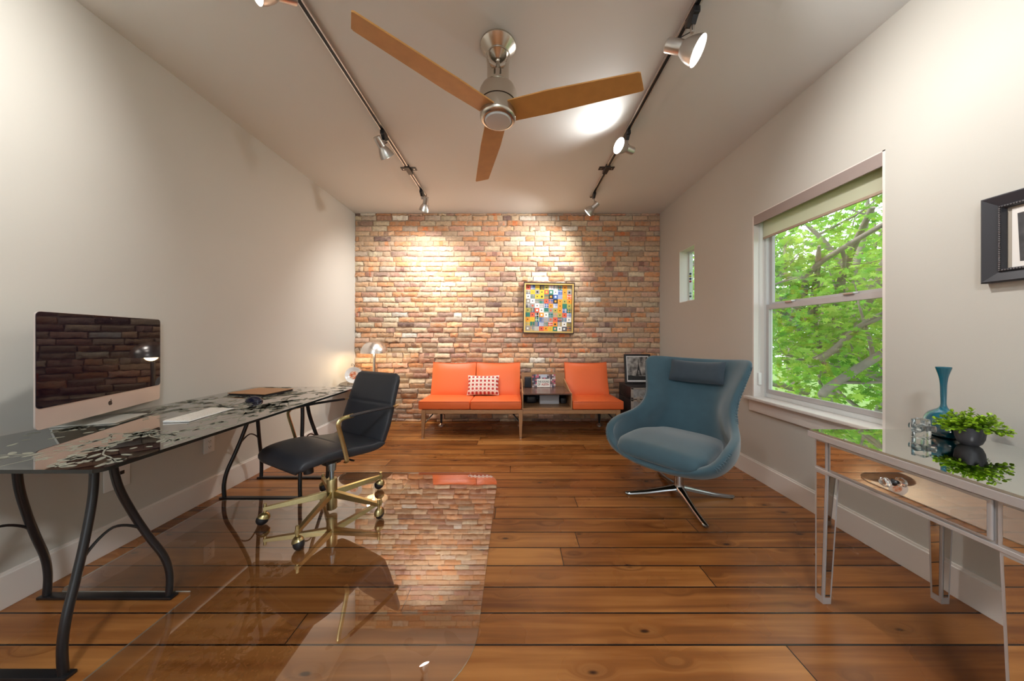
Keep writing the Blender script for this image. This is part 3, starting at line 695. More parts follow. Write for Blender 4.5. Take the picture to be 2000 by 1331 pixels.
for k in range(5):
    a = R(202+28+72*k); ca, sa = math.cos(a), math.sin(a)
    Mx = Matrix.Translation(bo) @ Matrix.Rotation(a, 4, 'Z')
    rings = []
    for u in (0, .5, 1):
        x = .025+.335*u; zc = .125-.028*u; h_ = .026-.013*u; w = .0135-.003*u
        rings.append([(x,-w,zc-h_),(x,w,zc-h_),(x,w,zc+h_*.6),(x,-w,zc+h_*.6)])
    m = MB(); m.loft(rings, M=Mx); lg = m.build('base_arm', M_brass, och, smooth=False, bevel=.002)
    m = MB(); m.cyl((0,0), .0085, .068, .125, 14, M=Mx @ Matrix.Translation((.352,0,0))); m.build('caster_post', M_brass, lg)
    a2 = R(40*k+20)
    Mc = Mx @ Matrix.Translation((.352,0,.0005)) @ Matrix.Rotation(a2, 4, 'Z') @ Matrix.Translation((.012,0,0))
    m = MB(); rings = []
    m.ball((0,0,.0335), (.033,.026,.033), 20, M=Mc); w_ = m.build('caster', M_blackpl, och)
    m = MB(); rings = []
    for i in range(7):
        b_ = R(8+82*i/6); q = math.cos(b_); rings.append([(.0345*q*math.cos(2*PI*j/20), .0285*q*math.sin(2*PI*j/20), .035+.0365*math.sin(b_)) for j in range(20)])
    m.loft(rings, cap=False, M=Mc @ Matrix.Translation((-.003,0,0)) @ Matrix.Rotation(R(-22), 4, 'Y') @ Matrix.Translation((.013,0,.0))); m.build('caster_hood', M_brass, w_)

# ------------------------------------------------------------------ computer on desk
pc = thing('desktop_computer', 'silver all-in-one desktop computer with dark screen and wide chin on the glass desk', 'computer', (-2.017, 1.529, DZ+.0008), 0)
ang = math.atan2(.937, -.349)  # local frame: screen width axis
# local x = width axis pointing from near edge to far edge (-.349,.937), local y = normal back, so front faces local -y
pc.rotation_euler = (0, 0, math.atan2(.937, -.349))
# front normal world (.937,.349) = local (0,-1)
m = MB(); Wd = .335; zb, zt = .040, .516
def rrect(x0, z0, x1, z1, r, n=6):
    out = []
    for cx, cz, a0 in ((x1-r, z1-r, 0), (x0+r, z1-r, 90), (x0+r, z0+r, 180), (x1-r, z0+r, 270)):
        for k in range(n+1):
            a = R(a0+90*k/n); out.append((cx+r*math.cos(a), cz+r*math.sin(a)))
    return out
RX = Matrix.Rotation(PI/2, 4, 'X')   # prism in xz plane: (x,y,z)->(x,-z,y)
o_ = rrect(-Wd, zb, Wd, zt, .018)
def inset(p, k, c=(0, .28)): return [(c[0]+(x-c[0])*k, c[1]+(z-c[1])*k) for x, z in p]
rings = [[(x, 0, z) for x, z in o_], [(x, .005, z) for x, z in o_], [(x, .022, z) for x, z in inset(o_, .8)], [(x, .038, z) for x, z in inset(o_, .4)], [(x, .040, z) for x, z in inset(o_, .1)]]
m.loft(rings); m.build('body', mat('silver_aluminium', (.60,.54,.51), .38, .4), pc)
m = MB(); g_ = rrect(-Wd+.001, zb+.085, Wd-.001, zt-.001, .017)
g_ = [p for p in g_]; m.prism(g_, 0, .0022, RX); sc_o = m.build('screen', M_screen, pc, smooth=False)
m = MB(); m.cyl((0,0), .003, 0, .0008, 14, M=Matrix.Translation((0,-.0022,zt-.013)) @ RX); m.build('camera_dot', M_black, pc)
# apple emblem
def apple(s):
    P = [(0,.62),(.18,.70),(.42,.70),(.66,.56),(.52,.42),(.46,.24),(.50,.06),(.62,-.08),(.72,-.14),(.60,-.42),(.42,-.66),(.24,-.72),(0,-.66),(-.24,-.72),(-.42,-.66),(-.64,-.38),(-.74,-.02),(-.72,.30),(-.56,.58),(-.34,.70),(-.16,.69)]
    return [(a*s, b_*s) for a, b_ in P]
Ma = Matrix.Translation((0,-.0001,zb+.044)) @ RX
m = MB(); m.prism(apple(.0155), 0, .0006, Ma); m.prism([(a*.0155, b_*.0155) for a, b_ in ((-.02,.78),(.05,1.02),(.22,1.2),(.36,1.24),(.34,1.04),(.2,.84),(.06,.77))], 0, .0006, Ma)
m.build('fruit_emblem', M_black, pc, smooth=False)
m = MB(); w = .10
m.loft([[(-w,.135,.0),(w,.135,.0),(w,.135,.007),(-w,.135,.007)],[(-w,.04,0),(w,.04,0),(w,.04,.006),(-w,.04,.006)],[(-w,-.08,0),(w,-.08,0),(w,-.08,.003),(-w,-.08,.003)]])
M_foot = mat('silver_stand', (.55,.55,.50), .35, .2)
m.build('stand_foot', M_foot, pc, smooth=False, bevel=.001)
m = MB(); prof = smoothpath([(0,.128,.006),(0,.124,.03),(0,.085,.12),(0,.035,.22)], 5)
m.loft([[(-w*.95,p.y,p.z),(w*.95,p.y,p.z),(w*.95,p.y+.006,p.z+.004),(-w*.95,p.y+.006,p.z+.004)] for p in prof]); m.build('stand_neck', M_foot, pc, smooth=False)

kb = thing('keyboard', 'slim white wireless keyboard on the glass desk before the screen', 'keyboard', (-1.655, 1.62, DZ+.0008), math.atan2(.93, -.12))
m = MB(); m.loft([[(-.14,-.057,0),(.14,-.057,0),(.14,-.057,.004),(-.14,-.057,.004)],[(-.14,.057,0),(.14,.057,0),(.14,.057,.009),(-.14,.057,.009)]]); m.build('case', M_white, kb, smooth=False, bevel=.0015)
m = MB()
for rj in range(6):
    y = -.047+rj*.0178
    xs = [-.132+.0189*k for k in range(14)]
    for k, x in enumerate(xs):
        if rj == 0 and 4 <= k <= 8:
            if k == 4: z = .0045+.0095/2*0; m.box(x, y, .0045, x+.0189*4.85, y+.0145, .0062)
            continue
        z = .0045+.005*(y+.057)/.114
        m.box(x, y, z, x+.0162, y+.0145, z+.0018)
m.build('keys', mat('white_keys', (.80,.76,.70), .4), kb, smooth=False)
ms = thing('computer_mouse', 'black computer mouse beside the white keyboard', 'mouse', (-1.665, 1.955, DZ+.0008), R(80))
m = MB(); rings = []
for i in range(13):
    u = i/12; y = -.055+.11*u; w = .031*math.sin(PI*min(max(u*.92+.04, 0), 1))**.45; h_ = .036*math.sin(PI*(u*.86+.07))**.7
    rings.append([(w*math.cos(PI*j/12), y, h_*math.sin(PI*j/12)) for j in range(13)])
m.loft(rings, cap=True); m.build('shell', mat('black_glossy_plastic', (.012,.012,.03), .2), ms, auto=70)
m = MB(); m.cyl((0,0), .008, -.004, .004, 16, M=Matrix.Translation((0,.028,.029)) @ Matrix.Rotation(PI/2, 4, 'Y')); m.build('scroll_wheel', M_blackpl, ms)
fo = thing('folder', 'flat tan leather folder lying on the far end of the glass desk', 'folder', (-1.86, 2.25, DZ+.0008), R(-8))
m = MB(); m.rbox(-.15,-.115,.0,.15,.115,.004,.0015,2, Matrix.Translation((0,0,0))); m.build('back_cover', M_blackpl, fo, smooth=False)
m = MB(); m.rbox(-.145,-.11,.0042,.148,.112,.012,.001,2); m.build('pages', M_black, fo, smooth=False)
m = MB(); m.rbox(-.15,-.115,.0122,.152,.118,.0165,.0015,2); m.build('front_cover', mat('tan_leather', (.46,.24,.11), .5, bump=.2), fo, smooth=False)

# ------------------------------------------------------------------ sofa
sf = thing('modular_bench_sofa', 'wooden bench with three orange vinyl seats and a built-in side table', 'sofa', (.06, 3.44, 0))
X = lambda x: x-.06
fy = 0.0
seatsx = [(-1.090,-.512),(-.508,.068),(.640,1.212)]
for a, b_ in seatsx:
    m = MB(); rings = []
    m.rbox(X(a), -.005, .323, X(b_), .50, .418, .014, 3)
    o = m.build('seat_cushion', M_orange, sf)
    for p in o.data.vertices:
        if p.co.z > .40:
            u = (p.co.x-X(a))/(b_-a); v = p.co.y/.5
            p.co.z -= max(0, v)*.012
    m = MB(); m.tube([(X(a)+.006,-.004,.414),(X(b_)-.006,-.004,.414)], .0035, 6); m.build('piping', M_orange, o)
backx = [(-1.075,-.512),(-.508,.062),(.636,1.185)]
for a, b_ in backx:
    m = MB(); nu, nv = 12, 10; g = []
    cx = (X(a)+X(b_))/2; hw = (b_-a)/2
    def surf(u, v, sgn):
        x = cx+hw*u*(1-.012*(1-abs(v)))
        z = .385+.415*(v+1)/2
        yc = .455+.135*(v+1)/2
        e = (1-u**6)*(1-v**6)
        th = .028+.022*e
        sag = -.008*(1-u*u)*(1 if v > .9 else 0)
        return (x, yc+(-th if sgn > 0 else th*.6), z+sag*1.0+(.006*abs(u)**3 if v > .95 else 0))
    for sgn in (1, -1):
        gg = [[surf(-1+2*i/nu, -1+2*j/nv, sgn) for i in range(nu+1)] for j in range(nv+1)]
        b0 = len(g); g.append(gg)
    vs = [p for gg in g for r_ in gg for p in r_]; st = (nu+1)*(nv+1); fs = []
    for s_ in (0, 1):
        for j in range(nv):
            for i in range(nu):
                q = s_*st+j*(nu+1)+i; fs.append((q, q+1, q+nu+2, q+nu+1))
    ring = [i for i in range(nu+1)]+[j*(nu+1)+nu for j in range(1, nv+1)]+[nv*(nu+1)+i for i in range(nu-1, -1, -1)]+[j*(nu+1) for j in range(nv-1, 0, -1)]
    for q in range(len(ring)):
        r2 = (q+1) % len(ring); fs.append((ring[q], ring[r2], st+ring[r2], st+ring[q]))
    m.add(vs, fs); o = m.build('back_cushion', M_orange, sf, bevel=.006, auto=50)
    m = MB(); m.tube([Vector(g[0][nv][i])+Vector((0,-.001,.002)) for i in range(nu+1)], .0035, 6); m.build('piping', M_orange, o)
# frame
m = MB(); m.rbox(X(-1.05), .0, .276, X(1.17), .03, .318, .003, 2); m.build('front_rail', M_oak, sf, smooth=False)
m = MB(); m.rbox(X(-1.05), .50, .276, X(1.17), .53, .318, .003, 2); m.build('rear_rail', M_oak, sf, smooth=False)
for xx in (-1.04, .045, 1.15):
    m = MB(); m.rbox(X(xx)-.015, .03, .278, X(xx)+.015, .50, .316, .003, 2); m.build('cross_rail', M_black, sf, smooth=False)
for xx, lean in ((-1.030, -.012), (.057, 0), (1.150, .012)):
    m = MB(); x = X(xx); y = -.004
    m.loft([[(x+lean-.0125,y-.001,.012),(x+lean+.0125,y-.001,.012),(x+lean+.0125,y+.026,.012),(x+lean-.0125,y+.026,.012)],[(x-.023,y-.004,.27),(x+.023,y-.004,.27),(x+.023,y+.036,.27),(x-.023,y+.036,.27)],[(x-.023,y-.004,.320),(x+.023,y-.004,.320),(x+.023,y+.036,.320),(x-.023,y+.036,.320)]])
    lg = m.build('leg', M_oak, sf, smooth=False, bevel=.003)
    m = MB(); m.cyl((x+lean, y+.0125), .014, 0, .0125, 16); m.build('foot_glide', M_alum, lg)
    x2 = X(xx)*.93; m = MB(); m.loft([[(x2-.010,.495,.03),(x2+.010,.495,.03),(x2+.010,.515,.03),(x2-.010,.515,.03)],[(x2-.016,.495,.28),(x2+.016,.495,.28),(x2+.016,.53,.28),(x2-.016,.53,.28)]]); lg = m.build('leg', M_blackpl, sf, smooth=False)
    m = MB(); m.lathe([(.001,0),(.038,0),(.038,.008),(.02,.02),(.012,.031),(.001,.031)], 20, M=Matrix.Translation((x2,.505,0))); m.build('foot_glide', M_alum, lg)
    m = MB(); m.tube([(x, .02, .16), (x+(.11 if xx < 0 else -.11), .10, .285)], .012, 8, flat=(.5,1)); m.build('brace', M_black, sf)
# table box
tb = MB(); xa, xb = X(.075), X(.632)
tb.box(xa, -.005, .323, xa+.012, .52, .560); tb.v = tb.v
m = MB()
def sidepanel(x0, x1):
    m.prism([(-.005,.323),(-.005,.508),(.10,.512),(.53,.60),(.53,.323)], x0, x1, Matrix(((0,0,1,0),(1,0,0,0),(0,1,0,0),(0,0,0,1))))
sidepanel(xa, xa+.011); m.build('table_side', M_oak, sf, smooth=False)
m = MB(); sidepanel(xb-.011, xb); m.build('table_side', M_oak, sf, smooth=False)
m = MB(); m.box(xa+.011, -.004, .490, xb-.011, .52, .504); m.build('table_top', mat('walnut_laminate', (.13,.065,.045), .22, var=.25, vscale=8, stretch=(2,12,12)), sf, smooth=False)
m = MB(); m.box(xa+.011, -.003, .323, xb-.011, .52, .337); m.build('table_shelf', M_oak, sf, smooth=False)
m = MB(); m.box(xa+.011, .505, .337, xb-.011, .52, .490); m.build('table_back', M_blackpl, sf, smooth=False)
m = MB(); m.box(xa, .524, .49, xb, .54, .675); m.build('riser_panel', M_oak, sf, smooth=False)

SX = lambda px, Y: (px-1007)/600*Y
# items on/in the sofa table
sp = thing('speaker_box', 'small black speaker on the sofa table left of the picture book', 'speaker', (SX(1031,3.86), 3.86, .5048))
m = MB(); m.rbox(-.042,-.04,0,.042,.04,.13,.006); m.build('cabinet', M_blackpl, sp)
m = MB(); m.rbox(-.037,-.043,.006,.037,-.0405,.122,.003); m.build('grille', mat('speaker_cloth', (.02,.022,.03), .9, bump=.6, bscale=600), sp)
bk = thing('picture_book', 'book with dark collage cover and white title panel standing on the sofa table', 'book', (SX(1062,3.86), 3.86, .5050), 0)
Mt = Matrix.Rotation(R(-6), 4, 'X')
m = MB(); m.box(-.145,-.008,.0,.145,.008,.158, Mt); m.build('pages', mat('book_paper', (.7,.66,.6), .7), bk, smooth=False)
m = MB().colours(); rnd = random.Random(5)
pc_ = [(.05,.03,.04),(.12,.05,.06),(.55,.10,.16),(.03,.04,.10),(.6,.5,.5),(.20,.12,.12),(.06,.05,.07),(.35,.3,.33)]
for i in range(14):
    for j in range(8):
        m.curcol = rnd.choice(pc_) if not (4 < i < 9 and j > 5) else (.5,.55,.65)
        x = -.146+.292*i/14; z = .16*j/8
        m.box(x, -.0105, z, x+.292/14, -.0085, z+.02, Mt)
m.build('cover', attrmat('collage_print', .35, 0, 1, .1, 50), bk, smooth=False)
m = MB(); m.box(-.086,-.0135,.002,.078,-.0108,.105, Mt); lb = m.build('title_panel', mat('white_card', (.86,.83,.78), .5), bk, smooth=False)
def text(name, s, size, parent, M_, loc, rot=(PI/2,0,0), ext=.0004, sx=1.0, bold=0.0):
    cu = bpy.data.curves.new(name, 'FONT'); cu.body = s; cu.size = size; cu.align_x = 'CENTER'; cu.align_y = 'CENTER'; cu.extrude = ext; cu.offset = bold
    t = bpy.data.objects.new(name, cu); C.objects.link(t)
    dg = bpy.context.evaluated_depsgraph_get(); me = bpy.data.meshes.new_from_object(t.evaluated_get(dg))
    bpy.data.objects.remove(t); bpy.data.curves.remove(cu)
    me.materials.clear(); me.materials.append(M_)
    o = bpy.data.objects.new(name, me); C.objects.link(o); o.parent = parent; o.location = loc; o.rotation_euler = rot; o.scale = (sx, 1, 1)
    return o
M_ink = mat('grey_green_ink', (.10,.13,.12), .6); M_red = mat('red_ink', (.45,.05,.04), .6)
text('lettering', 'THE SOUND', .036, lb, M_ink, (-.004,-.0068,.070), (PI/2-R(6),0,0), sx=.72, bold=.0009)
text('lettering', 'OF', .036, lb, M_ink, (-.060,-.0105,.036), (PI/2-R(6),0,0), sx=.72, bold=.0009)
text('lettering', 'AUSTIN', .036, lb, M_red, (.017,-.0105,.036), (PI/2-R(6),0,0), sx=.72, bold=.0009)
# inside
bx_ = thing('white_box', 'flat white box inside the open shelf of the sofa table', 'box', (SX(1072,3.72), 3.72, .3375))
m = MB(); m.rbox(-.115,-.06,0,.115,.06,.085,.003); m.build('carton', mat('white_cardboard', (.62,.62,.66), .6), bx_)
m = MB(); m.rbox(-.117,-.062,.0852,.117,.062,.105,.003); m.build('lid', mat('white_cardboard_lid', (.5,.5,.54), .6), bx_)
bb = thing('black_pouch', 'black rounded case in the left corner of the sofa table shelf', 'case', (SX(1038,3.74), 3.74, .3375))
m = MB(); m.rbox(-.075,-.06,0,.06,.06,.10,.03,5); m.build('shell', M_blackpl, bb)
m = MB(); m.ball((-.02,-.063,.075), .007, 10); m.build('clasp', M_brass, bb)
bb = thing('black_device', 'low black device in the right corner of the sofa table shelf', 'device', (SX(1099,3.74), 3.74, .3375))
m = MB(); m.rbox(-.034,-.06,0,.034,.06,.07,.008,3); m.build('case', M_blackpl, bb)
m = MB(); m.ball((0,-.0605,.045), .004, 8); m.build('indicator', M_white, bb)

# patterned cushion
def cushion_mat():
    m, nt, b = newmat('red_white_lattice_fabric'); N = nt.nodes; L = nt.links
    uv = N.new('ShaderNodeUVMap'); uv.uv_map = 'UVMap'
    sp_ = N.new('ShaderNodeSeparateXYZ'); L.new(uv.outputs[0], sp_.inputs[0])
    def mth(op, a, bb=None):
        x = N.new('ShaderNodeMath'); x.operation = op
        for i, v in enumerate((a, bb)):
            if v is None: continue
            if isinstance(v, (int, float)): x.inputs[i].default_value = v
            else: L.new(v, x.inputs[i])
        return x.outputs[0]
    u = mth('MULTIPLY', sp_.outputs[0], 8); v = mth('MULTIPLY', sp_.outputs[1], 5.2)
    fu = mth('ABSOLUTE', mth('SUBTRACT', mth('FRACT', u), .5)); fv = mth('ABSOLUTE', mth('SUBTRACT', mth('FRACT', v), .5))
    sq = mth('LESS_THAN', mth('MAXIMUM', fu, fv), .29)
    # woven double lines: alternate horizontal and vertical thin gaps
    par = mth('MODULO', mth('ADD', mth('FLOOR', u), mth('FLOOR', v)), 2)
    lu = mth('MULTIPLY', mth('GREATER_THAN', fu, .455), mth('GREATER_THAN', par, .5)); lv = mth('MULTIPLY', mth('GREATER_THAN', fv, .455), mth('LESS_THAN', par, .5))
    ln = mth('MAXIMUM', lu, lv)
    a = N.new('ShaderNodeMix'); a.data_type = 'RGBA'; L.new(sq, a.inputs[0]); a.inputs[6].default_value = (.80,.74,.66,1); a.inputs[7].default_value = (.42,.045,.04,1)
    c = N.new('ShaderNodeMix'); c.data_type = 'RGBA'; L.new(ln, c.inputs[0]); L.new(a.outputs[2], c.inputs[6]); c.inputs[7].default_value = (.36,.12,.08,1)
    L.new(c.outputs[2], b.inputs['Base Color']); b.inputs['Roughness'].default_value = .9
    return m
m = MB(); nu, nv = 24, 16; hw, hh = .198, .128
g = []
for sgn in (-1, 1):
    for j in range(nv+1):
        for i in range(nu+1):
            u, v = -1+2*i/nu, -1+2*j/nv
            pin = 1-.07*(1-abs(u)**2)*abs(v)**4; pin2 = 1-.06*(1-abs(v)**2)*abs(u)**4
            th = .052*((1-u**4)*(1-v**4))**.6
            g.append((u*hw*pin2, sgn*th, hh*v*pin+hh))
st = (nu+1)*(nv+1); fs = []
for s_ in (0, 1):
    for j in range(nv):
        for i in range(nu):
            q = s_*st+j*(nu+1)+i; fs.append((q, q+1, q+nu+2, q+nu+1) if s_ == 0 else (q+nu+1, q+nu+2, q+1, q))
m.add(g, fs)
pil = m.build('throw_pillow', cushion_mat(), auto=80)
uvl = pil.data.uv_layers.new(name='UVMap')
for lp in pil.data.loops:
    p = pil.data.vertices[lp.vertex_index].co; uvl.data[lp.index].uv = ((p.x+hw)/(2*hw), p.z/(2*hh))
pil.location = (SX(943, 3.79), 3.79, .416); pil.rotation_euler = (R(-24), 0, R(0))
tag(pil, 'red and white lattice patterned pillow leaning on the orange backrests', 'pillow')

# ------------------------------------------------------------------ artwork on the brick wall
art = thing('framed_artwork', 'square colourful geometric patchwork picture in gold and dark frame on the brick wall', 'picture', (.441, 4.118, 1.522), 0, rot=(0, R(1.0), 0))
hs = .34
m = MB()
for a in range(4):
    Mx = Matrix.Rotation(a*PI/2, 4, 'Y'); m.prism([(-hs,-hs),(hs,-hs),(hs-.012,-hs+.012),(-hs+.012,-hs+.012)], -.004, .045, Mx @ RX)
m.build('outer_frame', mat('dark_wood_frame', (.035,.012,.010), .35), art, smooth=False)
m = MB(); q = hs-.012
for a in range(4):
    Mx = Matrix.Rotation(a*PI/2, 4, 'Y'); m.prism([(-q,-q),(q,-q),(q-.020,-q+.020),(-q+.020,-q+.020)], 0, .04, Mx @ RX)
m.build('inner_frame', mat('gold_frame', (.72,.50,.17), .35, .5), art, smooth=False)
m = MB().colours()
K = dict(W=(.85,.84,.80), K=(.02,.02,.02), O=(.85,.32,.03), Y=(.72,.50,.04), R=(.72,.12,.06), B=(.04,.12,.38), G=(.03,.20,.14), N=(.35,.33,.30), P=(.80,.42,.36), T=(.45,.40,.10), L=(.30,.36,.55), D=(.10,.10,.12))
rowsA = ["R.B.Y.K.T.W.N.G.O.N.", "N.Y.NKY.RYGWW.B.O.NK", "W.N.Y.YKG.KOBWL.O.R.", "NWW.N.G.R.B.KOO.T.O.", "D.NRW.N.B.O.L.O.G.T.", "T.D.RWW.G.NRT.O.B.G.", "G.R.K.OWW.G.N.T.R.L.", "O.Y.G.B.L.NRR.D.L.W.", "Y.G.B.L.N.R.OKN.W.D.", "NWN.N.R.O.Y.GPW.DWD."]
S = hs-.034; cs = 2*S/10; rnd = random.Random(9)
for j, row in enumerate(rowsA):
    for i in range(10):
        a, b_ = row[2*i], row[2*i+1]
        x0 = -S+i*cs; z1_ = S-j*cs
        m.curcol = K[a]; m.box(x0, -.006, z1_-cs, x0+cs, -.004, z1_)
        if b_ == '.' and a in 'WOYTR' and rnd.random() < .75:
            m.curcol = K['K'] if a != 'Y' or rnd.random() < .5 else K['O']; m.box(x0+cs*.38, -.0068, z1_-cs*.62, x0+cs*.62, -.0058, z1_-cs*.38)
        elif b_ != '.':
            m.curcol = K[b_]; m.box(x0+cs*.3, -.0068, z1_-cs*.7, x0+cs*.7, -.0058, z1_-cs*.3)
        else:
            cc = rnd.choice('WYWOLWG')
            for k in range(4):
                m.curcol = K[cc if rnd.random() < .7 else rnd.choice('WRYBN')]
                if rnd.random() < .5: m.box(x0+cs*(.08+.24*k), -.0065, z1_-cs*.95, x0+cs*(.16+.24*k), -.0058, z1_-cs*.05)
                else: m.box(x0+cs*.05, -.0067, z1_-cs*(.16+.24*k), x0+cs*.95, -.0058, z1_-cs*(.08+.24*k))
m.build('patchwork_panel', attrmat('patchwork_paint', .5, 0, 1, .12, 60), art, smooth=False)
m = MB(); m.box(-hs+.01, -.004, -hs+.01, hs-.01, .004, hs-.01); m.build('backing_board', M_blackpl, art, smooth=False)

# ------------------------------------------------------------------ trunk and tower picture
tk = thing('storage_trunk', 'black and dull silver metal-clad trunk in the corner behind the blue armchair', 'trunk', (1.625, 3.805, 0))
M_tin = mat('embossed_tin', (.42,.47,.50), .4, .45, bump=1, bscale=45, var=.6, vscale=40)
M_trk = mat('trunk_black', (.02,.018,.02), .45, bump=.3, bscale=80)
w, d, h = .275, .205, .547
m = MB(); m.rbox(-w,-d,0,w,d,.40,.006); m.build('body', M_trk, tk)
m = MB(); m.rbox(-w,-d,.403,w,d,h,.006); m.build('lid', M_trk, tk)
m = MB(); m.box(-w+.03,-d-.003,.03,w-.03,-d,.385); m.build('front_panel', M_tin, tk, smooth=False)
m = MB(); m.box(-w+.03,-d-.003,.425,w-.03,-d,h-.025); m.build('lid_panel', M_tin, tk, smooth=False)
M_trimm = mat('trunk_trim', (.55,.55,.52), .35, .8)
m = MB()
for z in (.012, .385, .41, h-.022): m.box(-w-.002,-d-.006,z,w+.002,-d-.002,z+.016)
for x in (-w, w-.03): m.box(x,-d-.006,.0125,x+.03,-d-.002,h-.008)
m.build('metal_edging', M_trimm, tk, smooth=False)
m = MB()
for z in (.02, .393, .418, h-.014):
    for k in range(14): m.ball((-w+.03+k*.038, -d-.007, z), .0045, 8)
for x in (-w+.015, w-.015):
    for k in range(12): m.ball((x, -d-.007, .05+k*.042), .0045, 8)
m.build('studs', M_chrome, tk)
m = MB(); m.rbox(-.03,-d-.02,.36,.03,-d-.004,.45,.004); m.cyl((0,0), .012, 0, .012, 12, M=Matrix.Translation((0,-d-.018,.395)) @ RX); m.build('latch', M_trimm, tk)
for x in (-.19, .19):
    m = MB(); m.rbox(x-.016,-d-.014,.375,x+.016,-d-.005,.44,.003); m.build('draw_bolt', M_trimm, tk)

pf = thing('tower_photo_frame', 'black framed monochrome photo of an iron lattice tower standing on the trunk', 'picture', (1.545, 3.87, .5502), 0)
pf.rotation_euler = (R(-7), 0, R(0))
fw_, fh_ = .165, .37
m = MB()
for (a, b_, c, d_) in ((-fw_, 0, -fw_+.022, fh_), (fw_-.022, 0, fw_, fh_), (-fw_+.022, 0, fw_-.022, .022), (-fw_+.022, fh_-.022, fw_-.022, fh_)): m.box(a, -.012, b_, c, .012, d_)
m.build('frame', M_black, pf, smooth=False, bevel=.002)
m = MB(); m.box(-fw_+.02, -.004, .02, fw_-.02, .0, fh_-.02); m.build('white_mount', mat('white_mount_card', (.82,.82,.83), .5), pf, smooth=False)
m = MB(); m.box(-fw_+.036, -.0052, .042, fw_-.036, -.0042, fh_-.036)
def cloudmat():
    m_, nt, b = newmat('cloudy_grey_print'); N = nt.nodes; L = nt.links; tc = N.new('ShaderNodeTexCoord'); nz = N.new('ShaderNodeTexNoise'); nz.inputs['Scale'].default_value = 14; nz.inputs['Detail'].default_value = 5
    L.new(tc.outputs['Object'], nz.inputs[0]); cr = N.new('ShaderNodeValToRGB'); cr.color_ramp.elements[0].position = .38; cr.color_ramp.elements[0].color = (.06,.055,.055,1); cr.color_ramp.elements[1].position = .68; cr.color_ramp.elements[1].color = (.55,.53,.5,1)
    L.new(nz.outputs[0], cr.inputs[0]); L.new(cr.outputs[0], b.inputs['Base Color']); b.inputs['Roughness'].default_value = .3; return m_
pr = m.build('photo_print', cloudmat(), pf, smooth=False)
m = MB(); tx, tz0, tz1 = .012, .10, .315
def tw(z):
    u = (z-tz0)/(tz1-tz0); return .036*(1-u)**2.4+.002
for k in range(16):
    za = tz0+(tz1-tz0)*k/16; zb_ = tz0+(tz1-tz0)*(k+1)/16
    if za < .16:
        for sg in (-1, 1):
            i0, i1 = (tw(za)*.45, tw(zb_)*.45) if za < .135 else (tw(za)*.5, tw(zb_)*.3)
            m.poly([(tx+sg*i0,-.0056,za),(tx+sg*tw(za),-.0056,za),(tx+sg*tw(zb_),-.0056,zb_),(tx+sg*i1,-.0056,zb_)])
    else: m.poly([(tx-tw(za),-.0056,za),(tx+tw(za),-.0056,za),(tx+tw(zb_),-.0056,zb_),(tx-tw(zb_),-.0056,zb_)])
for z, ww in ((.158,.022),(.205,.012),(.136,.026)): m.poly([(tx-ww,-.0057,z),(tx+ww,-.0057,z),(tx+ww,-.0057,z+.004),(tx-ww,-.0057,z+.004)])
m.poly([(-fw_+.037,-.0055,.043),(fw_-.037,-.0055,.043),(fw_-.037,-.0055,.085),(.05,-.0055,.095),(-.02,-.0055,.09),(-.09,-.0055,.105),(-fw_+.037,-.0055,.10)])
m.build('tower_silhouette', mat('black_print', (.02,.02,.022), .4), pf, smooth=False)
m = MB(); m.tube([(-.06,-.025,.004),(-.055,.005,-.002),(-.055,.10,.004)], .003, 6); m.tube([(.06,-.025,.004),(.055,.005,-.002),(.055,.10,.004)], .003, 6); m.tube([(-.055,.012,0),(.055,.012,0)], .003, 6); m.tube([(-.06,-.025,.004),(-.062,-.027,.02)], .003, 6); m.tube([(.06,-.025,.004),(.062,-.027,.02)], .003, 6)
m.build('wire_easel', M_black, pf)

# ------------------------------------------------------------------ corner table, lamp, plate
st_ = thing('round_side_table', 'round dark side table in the corner by the brick wall, behind the desk', 'side table', (-1.835, 3.80, 0))
m = MB(); m.lathe([(.001,.556),(.300,.556),(.306,.562),(.306,.571),(.300,.577),(.001,.577)], 56); m.build('table_top', mat('dark_table_top', (.06,.045,.035), .25), st_)
m = MB(); m.lathe([(.001,.5555),(.04,.5555),(.018,.53),(.016,.05),(.03,.03),(.001,.03)], 24); m.build('pedestal', M_black, st_)
for k in range(3):
    a = R(120*k+30); m = MB(); m.tube(smoothpath([(.01*math.cos(a),.01*math.sin(a),.10),(.10*math.cos(a),.10*math.sin(a),.07),(.22*math.cos(a),.22*math.sin(a),.012)], 5), .011, 10); m.build('leg', M_black, st_)
lm = thing('dome_table_lamp', 'lit table lamp with a silver dome shade and brass stem on the round table', 'lamp', (SX(731,3.88), 3.88, .5775))
m = MB(); m.lathe([(.001,0),(.085,0),(.088,.006),(.080,.014),(.001,.014)], 36); m.build('base', M_brass, lm)
m = MB(); m.cyl((0,0), .019, .0145, .47, 24); m.build('stem', M_nickel, lm)
ds = [(.160*math.cos(R(a)), .355+.160*math.sin(R(a))) for a in range(0, 90, 6)]+[(.001,.515)]
m = MB(); m.lathe(ds+[(.001,.512)]+[(.157*math.cos(R(a)), .356+.156*math.sin(R(a))) for a in range(84, -1, -6)], 48); m.build('dome_shade', mat('polished_silver_shade', (.82,.77,.73), .27, 1), lm)
for sg in (-1, 1):
    m = MB(); m.ball((sg*.055,0,.40), .024); m.build('bulb', M_lamp, lm)
l = bpy.data.lights.new('lamp_glow', 'POINT'); l.energy = 9; l.color = (1,.72,.42); l.shadow_soft_size = .05; o = bpy.data.objects.new('lamp_glow', l); C.objects.link(o); o.parent = lm; o.location = (0,-.075,.37)
pt = thing('decorative_plate', 'round white plate with orange centre on a scrolled wire stand by the lamp', 'plate', (SX(691,3.66), 3.66, .5782), R(12))
